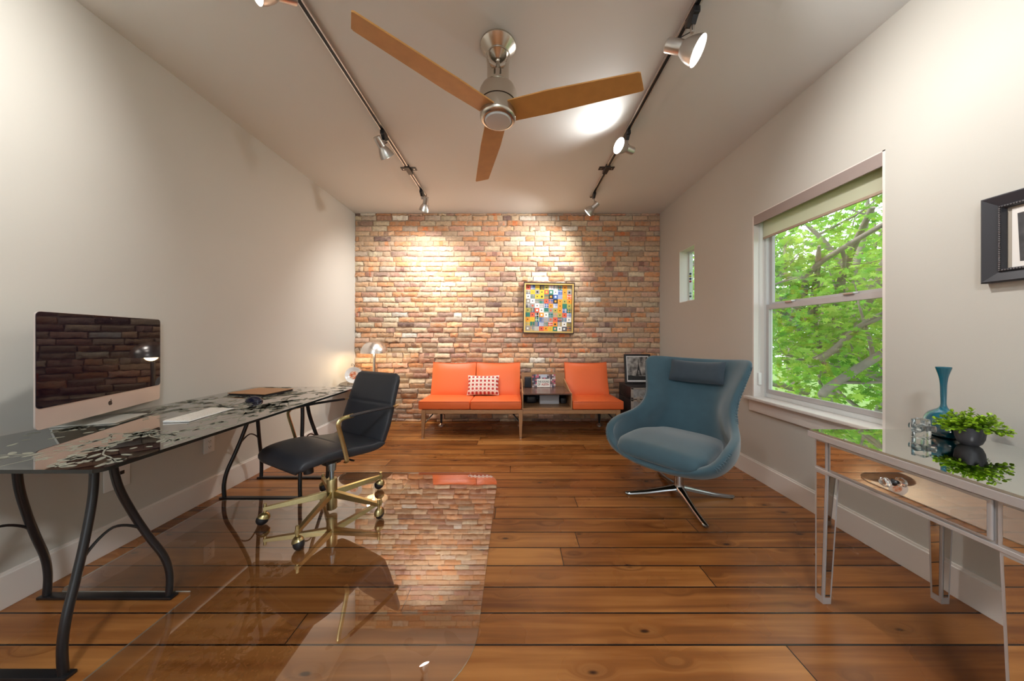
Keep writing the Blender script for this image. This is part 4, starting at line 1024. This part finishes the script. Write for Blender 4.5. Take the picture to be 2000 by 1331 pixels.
Mx = Matrix.Translation((0,0,.105)) @ Matrix.Rotation(R(80), 4, 'X')
m = MB(); m.lathe([(.001,-.004),(.055,-.004),(.072,.004),(.094,.010),(.095,.013),(.070,.008),(.052,.0),(.001,.0)], 40, M=Mx); m.build('plate_rim', mat('white_glazed_china', (.85,.83,.80), .15, coat=.3), pt)
m = MB(); m.lathe([(.001,.0012),(.048,.0012)], 30, M=Mx)
def swirl():
    m_, nt, b = newmat('orange_swirl_glaze'); N = nt.nodes; L = nt.links; tc = N.new('ShaderNodeTexCoord'); nz = N.new('ShaderNodeTexNoise'); nz.inputs['Scale'].default_value = 22; nz.inputs['Distortion'].default_value = 2
    L.new(tc.outputs['Object'], nz.inputs[0]); cr = N.new('ShaderNodeValToRGB'); cr.color_ramp.elements[0].position = .42; cr.color_ramp.elements[0].color = (.65,.14,.04,1); cr.color_ramp.elements[1].position = .62; cr.color_ramp.elements[1].color = (.85,.7,.55,1)
    L.new(nz.outputs[0], cr.inputs[0]); L.new(cr.outputs[0], b.inputs['Base Color']); b.inputs['Roughness'].default_value = .2; return m_
m.build('painted_centre', swirl(), pt, smooth=False)
m = MB()
for sg in (-1, 1):
    m.tube(smoothpath([(sg*.05,-.045,.001),(sg*.05,-.035,.012),(sg*.045,-.01,.006),(sg*.03,.03,.008),(sg*.004,.022,.20),(sg*.012,.022,.232),(sg*.028,.022,.236),(sg*.034,.022,.224),(sg*.026,.022,.214),(sg*.02,.022,.222)], 6), .0022, 6)
    m.tube([(sg*.05,-.045,.001),(sg*.052,-.047,.02)], .0022, 6)
m.tube([(-.03,.03,.008),(.03,.03,.008)], .0022, 6); m.build('wire_stand', M_black, pt)

# ------------------------------------------------------------------ blue armchair
ec = thing('swivel_armchair', 'teal blue wing-back swivel armchair with head pillow and four-star metal base', 'armchair', (1.17, 2.20, 0), R(-50))
# stations from back centre (0) to front centre (8); local front is -y; pts: (x, y, z)
def S_(pts): return [Vector((0, .0, .265))]+[Vector(p) for p in pts]
ST = [
 S_([(0,.13,.275),(0,.235,.33),(0,.285,.44),(0,.320,.60),(0,.395,.80),(0,.465,.970)]),
 S_([(.08,.12,.275),(.13,.215,.33),(.145,.265,.44),(.140,.300,.60),(.170,.380,.80),(.195,.445,.973)]),
 S_([(.13,.09,.275),(.215,.16,.33),(.240,.20,.44),(.180,.240,.60),(.250,.295,.80),(.330,.335,.990)]),
 S_([(.15,.06,.275),(.255,.11,.33),(.285,.14,.44),(.205,.172,.59),(.290,.215,.78),(.398,.235,.985)]),
 S_([(.16,.03,.275),(.275,.06,.33),(.315,.075,.44),(.262,.090,.53),(.262,.122,.62),(.296,.158,.715)]),
 S_([(.17,-.01,.275),(.295,-.01,.33),(.345,-.005,.42),(.335,.008,.48),(.325,.028,.53),(.322,.052,.575)]),
 S_([(.17,-.10,.275),(.30,-.13,.33),(.362,-.145,.40),(.384,-.145,.455),(.384,-.135,.505),(.378,-.122,.545)]),
 S_([(.16,-.18,.28),(.28,-.26,.325),(.345,-.295,.365),(.375,-.312,.42),(.380,-.308,.475),(.374,-.290,.515)]),
 S_([(.12,-.22,.285),(.21,-.31,.315),(.268,-.345,.335),(.305,-.365,.360),(.325,-.370,.385),(.330,-.366,.415)]),
 S_([(.06,-.235,.285),(.11,-.325,.31),(.14,-.360,.320),(.155,-.382,.328),(.165,-.394,.336),(.170,-.398,.348)]),
 S_([(0,-.24,.285),(0,-.33,.305),(0,-.368,.315),(0,-.392,.322),(0,-.404,.328),(0,-.410,.336)]),
]
full = ST + [[Vector((-p.x, p.y, p.z)) for p in s_] for s_ in reversed(ST[1:-1])]
n = len(full); npt = len(full[0]); vs = [(0,0,.265)]; fs = []
for s_ in full: vs += [tuple(p) for p in s_[1:]]
q = npt-1
for i in range(n):
    j = (i+1) % n; fs.append((0, 1+i*q, 1+j*q))
    for k in range(q-1): fs.append((1+i*q+k, 1+i*q+k+1, 1+j*q+k+1, 1+j*q+k))
m = MB(); m.add(vs, fs); o = m.build('shell', M_teal, ec)
for f_ in o.data.polygons: f_.use_smooth = True
for e_ in o.data.edges: e_.use_edge_sharp = False
md = o.modifiers.new('s', 'SOLIDIFY'); md.thickness = .050; md.offset = 0; md.use_even_offset = True
md = o.modifiers.new('u', 'SUBSURF'); md.levels = 2; md.render_levels = 3
# gathered seams: short ridges lying on the shell surface along the wing edge and the arm front
from mathutils.bvhtree import BVHTree
dg = bpy.context.evaluated_depsgraph_get(); ev = o.evaluated_get(dg); em = ev.to_mesh()
bvh = BVHTree.FromPolygons([v.co.copy() for v in em.vertices], [tuple(p.vertices) for p in em.polygons]); ev.to_mesh_clear()
for sg in (-1, 1):
    for (A, B, nn_) in (((.405,.235,.955), (.310,.075,.58), 22), ((.392,-.30,.51), (.33,-.375,.40), 9)):
        A, B = Vector(A), Vector(B); m = MB(); mid = []
        for k in range(nn_):
            p = A.lerp(B, k/(nn_-1)); along = (B-A).normalized(); out = Vector((1, -.35, 0)).normalized(); side = along.cross(out).normalized()
            P = []
            for q in (-.026, -.013, 0, .013, .026):
                pp_ = p+out*.03+side*q; pp_.x *= sg
                hit = bvh.find_nearest(pp_); P.append(hit[0]+hit[1]*.0006)
            m.tube(P, [.0008,.0042,.005,.0042,.0008], 6); mid.append(P[2])
        m.tube(mid, .0022, 6)
        m.build('gathered_seam', M_teal, ec)
# seat cushion
m = MB()
def cw(u): return interp([(0,.20),(.05,.255),(.2,.285),(.55,.28),(.9,.24),(1,.18)], u)
def ct(u): return interp([(0,.012),(.04,.034),(.12,.054),(.5,.064),(.9,.055),(1,.02)], u)
pad_loft(m, [(-.398,.345),(-.388,.374),(-.33,.394),(-.15,.404),(.05,.392),(.22,.374)], cw, ct, n=40, p=.62, k=36)
m.build('seat_cushion', M_teal, ec, auto=80)
# head pillow
m = MB(); nu, nv = 22, 12; g = []
hw, hh = .195, .088
for sgn in (-1, 1):
    for j in range(nv+1):
        for i in range(nu+1):
            u, v = -1+2*i/nu, -1+2*j/nv
            th = .042*((1-abs(u)**4.)*(1-abs(v)**3))**.55; cu_ = .035*u*u
            wr = .0022*math.sin(u*26)*(abs(u) > .0)*(1-abs(v))
            g.append((u*hw*(1-.02*(1-v*v)), sgn*th-cu_+wr*0, hh*v*(1-.03*(1-u*u))))
st2 = (nu+1)*(nv+1); fs = []
for s_ in (0, 1):
    for j in range(nv):
        for i in range(nu):
            q = s_*st2+j*(nu+1)+i; fs.append((q, q+1, q+nu+2, q+nu+1) if s_ == 0 else (q+nu+1, q+nu+2, q+1, q))
m.add(g, fs, Matrix.Translation((0,.345,.862)) @ Matrix.Rotation(R(-20), 4, 'X')); m.build('head_pillow', M_pillow, ec, auto=80)
# base
M_base = mat('polished_base', (.42,.44,.46), .14, 1)
m = MB(); m.lathe([(.001,.05),(.045,.05),(.036,.075),(.030,.10),(.030,.262),(.001,.262)], 28); m.build('column', M_base, ec)
for k in range(4):
    a = R(-4.5+50+90*k); Mx = Matrix.Rotation(a, 4, 'Z'); rings = []
    for u in (0,.12,.3,.6,.9,.97,1):
        x = .0+.375*u; w = .034-.014*min(1, u*1.5) if u < .97 else .012; w = {0:.034,.12:.030,.3:.021,.6:.018,.9:.018,.97:.016,1:.006}[u]
        zt = .068*(1-u)**1.6+.022; zb_ = max(.006, zt-.028+.006*u) if u < .9 else .004
        rings.append([(x,-w,zb_+.004),(x,-w*.5,zb_),(x,w*.5,zb_),(x,w,zb_+.004),(x,w*.9,(zt+zb_)/2+.003),(x,w*.35,zt),(x,-w*.35,zt),(x,-w*.9,(zt+zb_)/2+.003)])
    m = MB(); m.loft(rings, M=Mx); lg = m.build('base_arm', M_base, ec, auto=50)
    m = MB(); m.cyl((.355,0), .012, 0, .0045, 14, M=Mx); m.build('glide', M_blackpl, lg)

# ------------------------------------------------------------------ mirrored table
TX0, TX1, TY0, TY1, TZ = 1.297, 1.873, .765, 1.366, .735
mt = thing('mirrored_table', 'mirrored end table with one drawer and silver edging beside the right wall', 'table', ((TX0+TX1)/2, (TY0+TY1)/2, 0))
cx, cy = (TX0+TX1)/2, (TY0+TY1)/2; hx, hy = (TX1-TX0)/2, (TY1-TY0)/2
m = MB(); m.rbox(-hx,-hy,.702,hx,hy,TZ-.006,.002,2); m.build('top_frame', M_silver, mt, smooth=False)
m = MB(); m.loft([[(-hx+.001,-hy+.001,TZ-.0059),(hx-.001,-hy+.001,TZ-.0059),(hx-.001,hy-.001,TZ-.0059),(-hx+.001,hy-.001,TZ-.0059)],[(-hx+.008,-hy+.008,TZ),(hx-.008,-hy+.008,TZ),(hx-.008,hy-.008,TZ),(-hx+.008,hy-.008,TZ)]]); m.build('mirror_top', mat('clear_mirror', (.86,.90,.88), .008, 1), mt, smooth=False)
ix, iy = hx-.018, hy-.018
m = MB(); m.box(-ix+.004,-iy+.004,.572,ix-.004,iy-.004,.7015); m.build('apron_box', M_silver, mt, smooth=False)
# apron mirrors on the other sides
m = MB(); m.box(-ix+.06,iy-.004,.585,ix-.06,iy-.001,.69); m.box(-ix+.06,-iy+.001,.585,ix-.06,-iy+.004,.69); m.build('apron_mirror', M_mirror, mt, smooth=False)
lw = .052
# tapered legs with mirror faces
for sx in (-1, 1):
    for sy in (-1, 1):
        x0_, y0_ = sx*ix, sy*iy; w0, w1 = lw, .034
        def rg(z, w, e=0): 
            return [(x0_-sx*e, y0_-sy*e, z), (x0_-sx*(w-e), y0_-sy*e, z), (x0_-sx*(w-e), y0_-sy*(w-e), z), (x0_-sx*e, y0_-sy*(w-e), z)]
        m = MB(); m.loft([rg(0, w1), rg(.570, w0)]); m.loft([rg(.5745, w0+.001, -.0008), rg(.7015, w0+.001, -.0008)]); lg = m.build('leg', M_silver, mt, smooth=False)
        m = MB()
        for fx in (0, 1):
            for o2, w_ in ((0, 'a'), (1, 'b')):
                pass
        def facequad(za, zb_, wa, wb, axis, inner, eps=.0012, edge=.0075):
            # axis 'x': face whose normal is +-x
            out = []
            for z, w in ((za, wa), (zb_, wb)):
                if axis == 'x':
                    xx = x0_+sx*eps if not inner else x0_-sx*(w+eps); out.append(((xx, y0_-sy*edge, z), (xx, y0_-sy*(w-edge), z)))
                else:
                    yy = y0_+sy*eps if not inner else y0_-sy*(w+eps); out.append(((x0_-sx*edge, yy, z), (x0_-sx*(w-edge), yy, z)))
            m.add([out[0][0], out[0][1], out[1][1], out[1][0]], [(0,1,2,3)])
        wl = lambda z: w1+(w0-w1)*z/.57
        for ax in 'xy':
            facequad(.03, .555, wl(.03), wl(.555), ax, False); facequad(.585, .692, w0, w0, ax, False, .0022)
            facequad(.03, .555, wl(.03), wl(.555), ax, True)
        m.build('mirror_strip', M_mirror, lg, smooth=False)
m = MB(); m.rbox(-ix-.002,-iy,.562,-ix+.010,iy,.576,.002,2); m.build('lower_moulding', M_silver, mt, smooth=False)
m = MB(); m.rbox(-ix-.004,-iy+lw+.010,.582,-ix+.003,iy-lw-.010,.697,.003,2); dr = m.build('drawer', M_silver, mt, smooth=False)
m = MB(); m.box(-ix-.0055,-iy+lw+.019,.590,-ix-.0042,iy-lw-.019,.689); m.build('drawer_mirror', M_mirror, dr, smooth=False)
kz, ky = .640, 0.
Mk = Matrix.Translation((-ix-.0055, ky, kz)) @ Matrix.Rotation(-PI/2, 4, 'Y')
m = MB(); m.lathe([(.001,0),(.012,0),(.007,.006),(.006,.016),(.001,.016)], 16, M=Mk); m.build('knob_stem', M_black, dr)
m = MB(); m.lathe([(.001,.0162),(.010,.0162),(.0165,.024),(.017,.030),(.011,.038),(.001,.040)], 8, M=Mk); m.build('crystal_knob', M_crystal, dr, smooth=False)

# vase
vs_ = thing('teal_vase', 'teal glass bottle vase with long flared neck on the mirrored table', 'vase', (1.772, 1.272, TZ+.0004), R(50))
prof = [(.001,0),(.060,.0),(.082,.008),(.096,.028),(.099,.050),(.092,.072),(.072,.092),(.042,.106),(.022,.118),(.0155,.14),(.014,.18),(.0155,.215),(.021,.245),(.030,.268),(.035,.281),(.033,.282),(.026,.265),(.016,.235),(.010,.18),(.010,.13),(.001,.12)]
m = MB(); rings = []
for r_, z in smoothpath([(a, b_, 0) for a, b_ in prof], 3) and [(p.x, p.y) for p in smoothpath([(a, b_, 0) for a, b_ in prof], 3)]:
    fl = .62 if z < .11 else min(1, .62+(z-.11)*6)
    r_ = max(r_*(.84 if z < .10 else .84-.22*min(1, (z-.10)/.03)), .001)
    rings.append([(r_*math.cos(2*PI*j/40), r_*fl*math.sin(2*PI*j/40), z) for j in range(40)])
m.loft(rings, cap=False); o = m.build('body', M_vase, vs_, auto=70)
# crystal sculpture
cs_ = thing('crystal_ornament', 'clear crystal block ornament left of the teal vase on the mirrored table', 'ornament', (1.650, 1.250, TZ+.0004), R(20))
m = MB(); m.rbox(-.024,-.020,.0,.024,.020,.075,.004, 2); m.build('crystal_block', M_crystal, cs_, smooth=False)
m = MB()
m.cyl((0,0), .014, -.042, .042, 12, M=Matrix.Translation((0,0,.040)) @ Matrix.Rotation(R(84), 4, 'Y') @ Matrix.Rotation(.2, 4, 'Z')); m.build('crystal_rod', M_crystal, cs_, smooth=False)
m = MB()
m.cyl((0,0), .012, -.034, .034, 8, M=Matrix.Translation((0.01,0,.04)) @ Matrix.Rotation(R(90), 4, 'X')); m.build('crystal_rod', M_crystal, cs_, smooth=False)
# plant
pp = thing('potted_plant', 'small bright green leafy plant in a dark round pot on the mirrored table', 'potted plant', (1.722, 1.165, TZ+.0004))
m = MB(); m.lathe([(.001,0),(.020,0),(.028,.008),(.034,.026),(.0365,.050),(.037,.068),(.035,.068),(.033,.055),(.001,.052)], 40); m.build('pot', mat('matte_black_pot', (.035,.033,.040), .45), pp)
m = MB(); m.lathe([(.001,.062),(.034,.060)], 24); m.build('soil', mat('dark_soil', (.02,.015,.01), .95, bump=1), pp)
rnd = random.Random(21); m = MB().colours(); stm = MB()
for k in range(60):
    a = rnd.uniform(0, 2*PI); el = rnd.uniform(.15, 1.25); L_ = rnd.uniform(.045, .085) if el < .7 else rnd.uniform(.04, .075)
    P = []; p = Vector((.022*math.cos(a)*rnd.random(), .022*math.sin(a)*rnd.random(), .06)); d = Vector((math.cos(a)*math.cos(el), math.sin(a)*math.cos(el), math.sin(el)))
    ns = 10
    for i in range(ns+1):
        P.append(p.copy()); p = p+d*(L_/ns); d.z -= .045; d.normalize()
    stm.tube(P, .0011, 5)
    for i in range(2, ns+1):
        for c in range(3 if i < ns else 5):
            b_ = rnd.uniform(0, 2*PI); s1 = d.orthogonal().normalized(); s2 = d.cross(s1)
            ld = (s1*math.cos(b_)+s2*math.sin(b_)+d*.5+Vector((0,0,.35))).normalized(); r_ = rnd.uniform(.0044, .0070)
            sd = ld.cross(Vector((0,0,1))).normalized() if abs(ld.z) < .95 else Vector((1,0,0)); up = sd.cross(ld)
            cen = P[i]+ld*r_*1.2; t_ = i/ns
            g_ = rnd.uniform(.75, 1.2); m.curcol = ((.11+.24*t_)*g_, (.30+.26*t_)*g_, .02*g_)
            ctr = cen+up*-.0012
            pts = [cen+ld*r_*math.cos(2*PI*q/8)+sd*r_*.85*math.sin(2*PI*q/8) for q in range(8)]
            m.add([ctr]+pts, [(0, 1+q, 1+(q+1) % 8) for q in range(8)])
m.build('leaves', attrmat('green_leaf', .4, 0, 1, .1, 50), pp, auto=80); stm.build('stems', mat('green_stem', (.10,.16,.03), .6), pp)

# ------------------------------------------------------------------ framed picture on right wall
rp = thing('wall_picture', 'charcoal beaded frame with a grey drawing, cut by the right edge of the photo', 'picture', (XR-.001, 1.0, 1.533))
PY, PZ = .262, .172
Mr = Matrix(((0,0,-1,0),(1,0,0,0),(0,1,0,0),(0,0,0,1)))  # prism (a,b,c)->(-c, a, b)
M_chf = mat('charcoal_frame', (.035,.036,.045), .4, bump=.15, bscale=80)
m = MB()
def fr_ring(d, depth): return [(-depth, -PY+d, -PZ+d), (-depth, PY-d, -PZ+d), (-depth, PY-d, PZ-d), (-depth, -PY+d, PZ-d)]
m.loft([fr_ring(0, 0), fr_ring(0, .030), fr_ring(.005, .034), fr_ring(.025, .026), fr_ring(.040, .020), fr_ring(.043, .025), fr_ring(.050, .025), fr_ring(.054, .012), fr_ring(.054, .004)], cap=False)
m.build('frame', M_chf, rp, smooth=False)
m = MB()
q = .0465
def beads(a, b_, n_):
    for k in range(n_+1):
        p = Vector(a).lerp(Vector(b_), k/n_); m.ball((-.0275, p.x, p.y), .0026, 8)
beads((-PY+q,-PZ+q), (-PY+q,PZ-q), 34); beads((PY-q,-PZ+q), (PY-q,PZ-q), 34); beads((-PY+q,-PZ+q), (PY-q,-PZ+q), 60); beads((-PY+q,PZ-q), (PY-q,PZ-q), 60)
m.build('bead_trim', mat('silvered_beads', (.30,.29,.30), .3, .6), rp)
m = MB(); m.box(-.006, -PY+.045, -PZ+.045, -.002, PY-.045, PZ-.045); m.build('taupe_mount', mat('taupe_mount_card', (.42,.37,.31), .7), rp, smooth=False)
m = MB(); m.box(-.008, -PY+.070, -.122, -.006, PY-.066, .110); m.build('print_paper', mat('print_paper', (.85,.83,.80), .6), rp, smooth=False)
m = MB(); xq = -.0084
for (ya, yb) in ((.183, .085), (.060, -.03), (-.06, -.16)):
    m.poly([(xq,ya,.088),(xq,yb,.092),(xq,yb-.004,-.085),(xq,(ya+yb)/2-.01,-.105),(xq,ya-.006,-.098)])
m.build('drawing', mat('graphite_drawing', (.06,.06,.065), .6, var=.8, vscale=30), rp, smooth=False)

# ------------------------------------------------------------------ outside
def groundmat():
    return mat('mown_grass', (.18,.30,.07), .9, var=.4, vscale=1.5)
m = MB(); m.box(2.3, -30, -3.2, 60, 45, -3.0); o = m.build('lawn', groundmat(), smooth=False); struct(o); o.name = 'ground_outside'
m = MB(); 
M_bark = mat('grey_bark', (.27,.23,.20), .9, bump=1, bscale=30, var=.3, vscale=12)
def leafmat(name, c1, c2):
    m_ = bpy.data.materials.new(name); m_.use_nodes = True; nt = m_.node_tree; N = nt.nodes; L = nt.links; N.clear()
    o_ = N.new('ShaderNodeOutputMaterial'); at = N.new('ShaderNodeAttribute'); at.attribute_name = 'Col'
    d = N.new('ShaderNodeBsdfDiffuse'); t = N.new('ShaderNodeBsdfTranslucent'); mx = N.new('ShaderNodeMixShader'); mx.inputs[0].default_value = .5
    L.new(at.outputs['Color'], d.inputs[0]); vm = N.new('ShaderNodeVectorMath'); vm.operation = 'MULTIPLY'; vm.inputs[1].default_value = (1.25,1.15,.7); L.new(at.outputs['Color'], vm.inputs[0]); L.new(vm.outputs[0], t.inputs[0])
    L.new(d.outputs[0], mx.inputs[1]); L.new(t.outputs[0], mx.inputs[2]); L.new(mx.outputs[0], o_.inputs[0]); return m_
M_leaf = leafmat('maple_leaf', 0, 0)
LOBES = [(0,-.9),(.12,-.45),(.55,-.62),(.42,-.30),(1.0,-.05),(.50,.05),(.62,.55),(.25,.30),(0,1.0),(-.25,.30),(-.62,.55),(-.50,.05),(-1.0,-.05),(-.42,-.30),(-.55,-.62),(-.12,-.45)]
def leaf(m, p, r, rnd, tone):
    nrm = Vector((rnd.gauss(-.25, .5), rnd.gauss(-.15, .5), rnd.gauss(.8, .35))).normalized(); s1 = nrm.orthogonal().normalized(); s2 = nrm.cross(s1); a = rnd.uniform(0, 6.28)
    e1 = s1*math.cos(a)+s2*math.sin(a); e2 = nrm.cross(e1)
    k = rnd.uniform(.7, 1.25)*tone; yl = rnd.random()
    m.curcol = ((.20+.20*yl)*k, (.46+.14*yl)*k, (.09+.04*yl)*k)
    vs = [p]+[p+e1*x*r+e2*y*r-nrm*(.12*r*(abs(x)+abs(y))) for x, y in LOBES]; n = len(LOBES)
    b = len(m.v); m.v += [tuple(v) for v in vs]
    for i in range(n): m.f.append((b, b+1+i, b+1+(i+1) % n)); m.m.append(0); m.col_list.append(m.curcol)
def tree(base, spec, label, seed, nleaf, lr, tone=1., spread=.45, boughs=()):
    rnd = random.Random(seed); t = thing('tree', label, 'tree', base, group=None)
    bm_ = MB(); lm_ = MB().colours(); tips = []
    def grow(p, d, r, L_, depth):
        P = [p.copy()]; rs = [r]; n_ = 7
        for i in range(n_):
            d = (d+Vector((rnd.gauss(0, .10), rnd.gauss(0, .10), rnd.gauss(.01, .08)))).normalized(); d.x = abs(d.x) if p.x+base[0] < 3.1 else d.x; p = p+d*L_/n_; P.append(p.copy()); rs.append(r*(1-.85*((i+1)/n_)**1.3))
            if depth > 0 and i >= 1 and rnd.random() < .62:
                dd = (d+Vector((rnd.gauss(0, .7), rnd.gauss(0, .7), rnd.gauss(.05, .45)))).normalized(); grow(p, dd, rs[-1]*.6, L_*rnd.uniform(.45, .7), depth-1)
            if depth <= 1: tips.append(p.copy())
        bm_.tube(smoothpath(P, 2), [rs[min(int(i/2), n_)] for i in range(len(P)*2-1)], 7)
    for (p, d, r, L_, dep) in spec: grow(Vector(p), Vector(d).normalized(), r, L_, dep)
    for pts, r0, r1 in boughs:
        P = smoothpath([(x-base[0], y-base[1], z-base[2]) for x, y, z in pts], 5)
        bm_.tube(P, [r0+(r1-r0)*i/(len(P)-1) for i in range(len(P))], 8); tips += [p for i, p in enumerate(P) if i % 3 == 0]
        for i in range(4, len(P)-2, 5): grow(P[i], Vector((rnd.gauss(.2, .4), rnd.gauss(0, .6), rnd.gauss(.3, .4))).normalized(), .018, .8, 0)
    bm_.build('branches', M_bark, t, auto=80)
    for k in range(nleaf):
        p = rnd.choice(tips); q = p+Vector((rnd.gauss(0, spread), rnd.gauss(0, spread), rnd.gauss(0, spread*.7)))
        if q.x+base[0] < (3.0 if rnd.random() < .8 else 2.6): continue
        leaf(lm_, q, rnd.uniform(.6, 1.2)*lr, rnd, tone)
    lm_.build('foliage', M_leaf, t, smooth=False)
    return t
tree((5.2, 5.0, -3.0), [((0,0,0),(.05,-.02,1),.20,4.4,1), ((.0,0,3.2),(-.75,-.35,.55),.09,3.2,2), ((0,0,3.6),(.15,-.5,1),.11,3.2,2), ((0,0,2.6),(-.30,-.9,.42),.10,3.4,2), ((0,0,4.0),(-.6,.5,.6),.08,2.8,2), ((0,0,4.2),(.6,.2,.8),.09,3.0,2)], 'maple tree with grey branches close outside the big window', 4, 8200, .062, .9, .30)
tree((4.2, 2.4, -3.0), [((0,0,0),(.35,.05,1),.16,3.6,1), ((1.1,.2,2.9),(-.15,.85,.45),.085,3.2,2), ((1.1,.2,3.2),(.4,.6,.8),.08,2.8,2), ((.9,.2,2.6),(-.25,.9,.75),.07,2.6,2)], 'leafy tree with long leaning boughs nearest the right part of the big window', 12, 6500, .055, .92, .28,
     boughs=[([(4.6,4.6,.0),(3.9,3.8,.30),(3.45,3.45,.50),(3.3,3.1,.72),(3.3,2.75,1.0),(3.35,2.2,1.45)], .052, .03), ([(4.0,4.2,.75),(3.5,3.4,.98),(3.35,2.9,1.30),(3.4,2.3,1.55)], .04, .018),
             ([(4.3,4.7,1.2),(3.7,3.95,1.62),(3.45,3.6,1.90),(3.5,3.2,2.12),(3.6,2.8,2.30)], .04, .02), ([(3.7,3.95,1.62),(3.6,4.1,2.0),(3.7,4.2,2.5)], .03, .012), ([(4.6,4.4,.9),(3.9,3.7,1.75),(3.6,3.1,2.45)], .05, .025)])
tree((9.0, 9.5, -3.0), [((0,0,0),(0,0,1),.25,5,1), ((0,0,3),(-.6,-.6,.5),.12,4,2), ((0,0,3.5),(.3,-.7,.7),.12,4,2), ((0,0,4),(-.7,.4,.6),.12,4,2), ((0,0,4.5),(.5,.3,.8),.12,4,2), ((0,0,2.4),(-.8,-.1,.2),.10,4,2)], 'paler tree further off behind the maple beyond the window', 8, 6500, .11, 1.1, .6)
tree((10.5, 5.5, -3.0), [((0,0,0),(0,0,1),.25,5,1), ((0,0,2),(-.6,-.6,.4),.12,4,2), ((0,0,3.5),(.3,-.7,.7),.12,4,2), ((0,0,3),(-.7,.6,.5),.12,4,2), ((0,0,4.5),(.5,.3,.8),.12,4,2)], 'distant tree filling the lower right of the window view', 18, 7000, .115, 1.05, .65)

# ------------------------------------------------------------------ daylight
w = bpy.data.worlds.new('world'); bpy.context.scene.world = w; w.use_nodes = True
nt = w.node_tree; bg = nt.nodes['Background']; bg.inputs[0].default_value = (.88,.95,1.0,1); bg.inputs[1].default_value = 1.8
s = bpy.data.lights.new('sun', 'SUN'); s.energy = 3.0; s.angle = R(3); s.color = (1,.96,.88); o = bpy.data.objects.new('sun', s); C.objects.link(o)
o.rotation_euler = Vector((.62,-.25,-.74)).to_track_quat('-Z', 'Y').to_euler(); o.location = (0,0,8)
def portal(loc, rot, sx, sy):
    a = bpy.data.lights.new('window_portal', 'AREA'); a.shape = 'RECTANGLE'; a.size = sx; a.size_y = sy; a.cycles.is_portal = True
    o = bpy.data.objects.new('window_portal', a); C.objects.link(o); o.location = loc; o.rotation_euler = rot
portal((XR+T+.01, 2.065, 1.39), Vector((-1,0,0)).to_track_quat('-Z', 'Y').to_euler(), .9, 1.47)
portal((-.1, YF-T-.01, 1.43), Vector((0,1,0)).to_track_quat('-Z', 'Y').to_euler(), 2.8, 1.85)
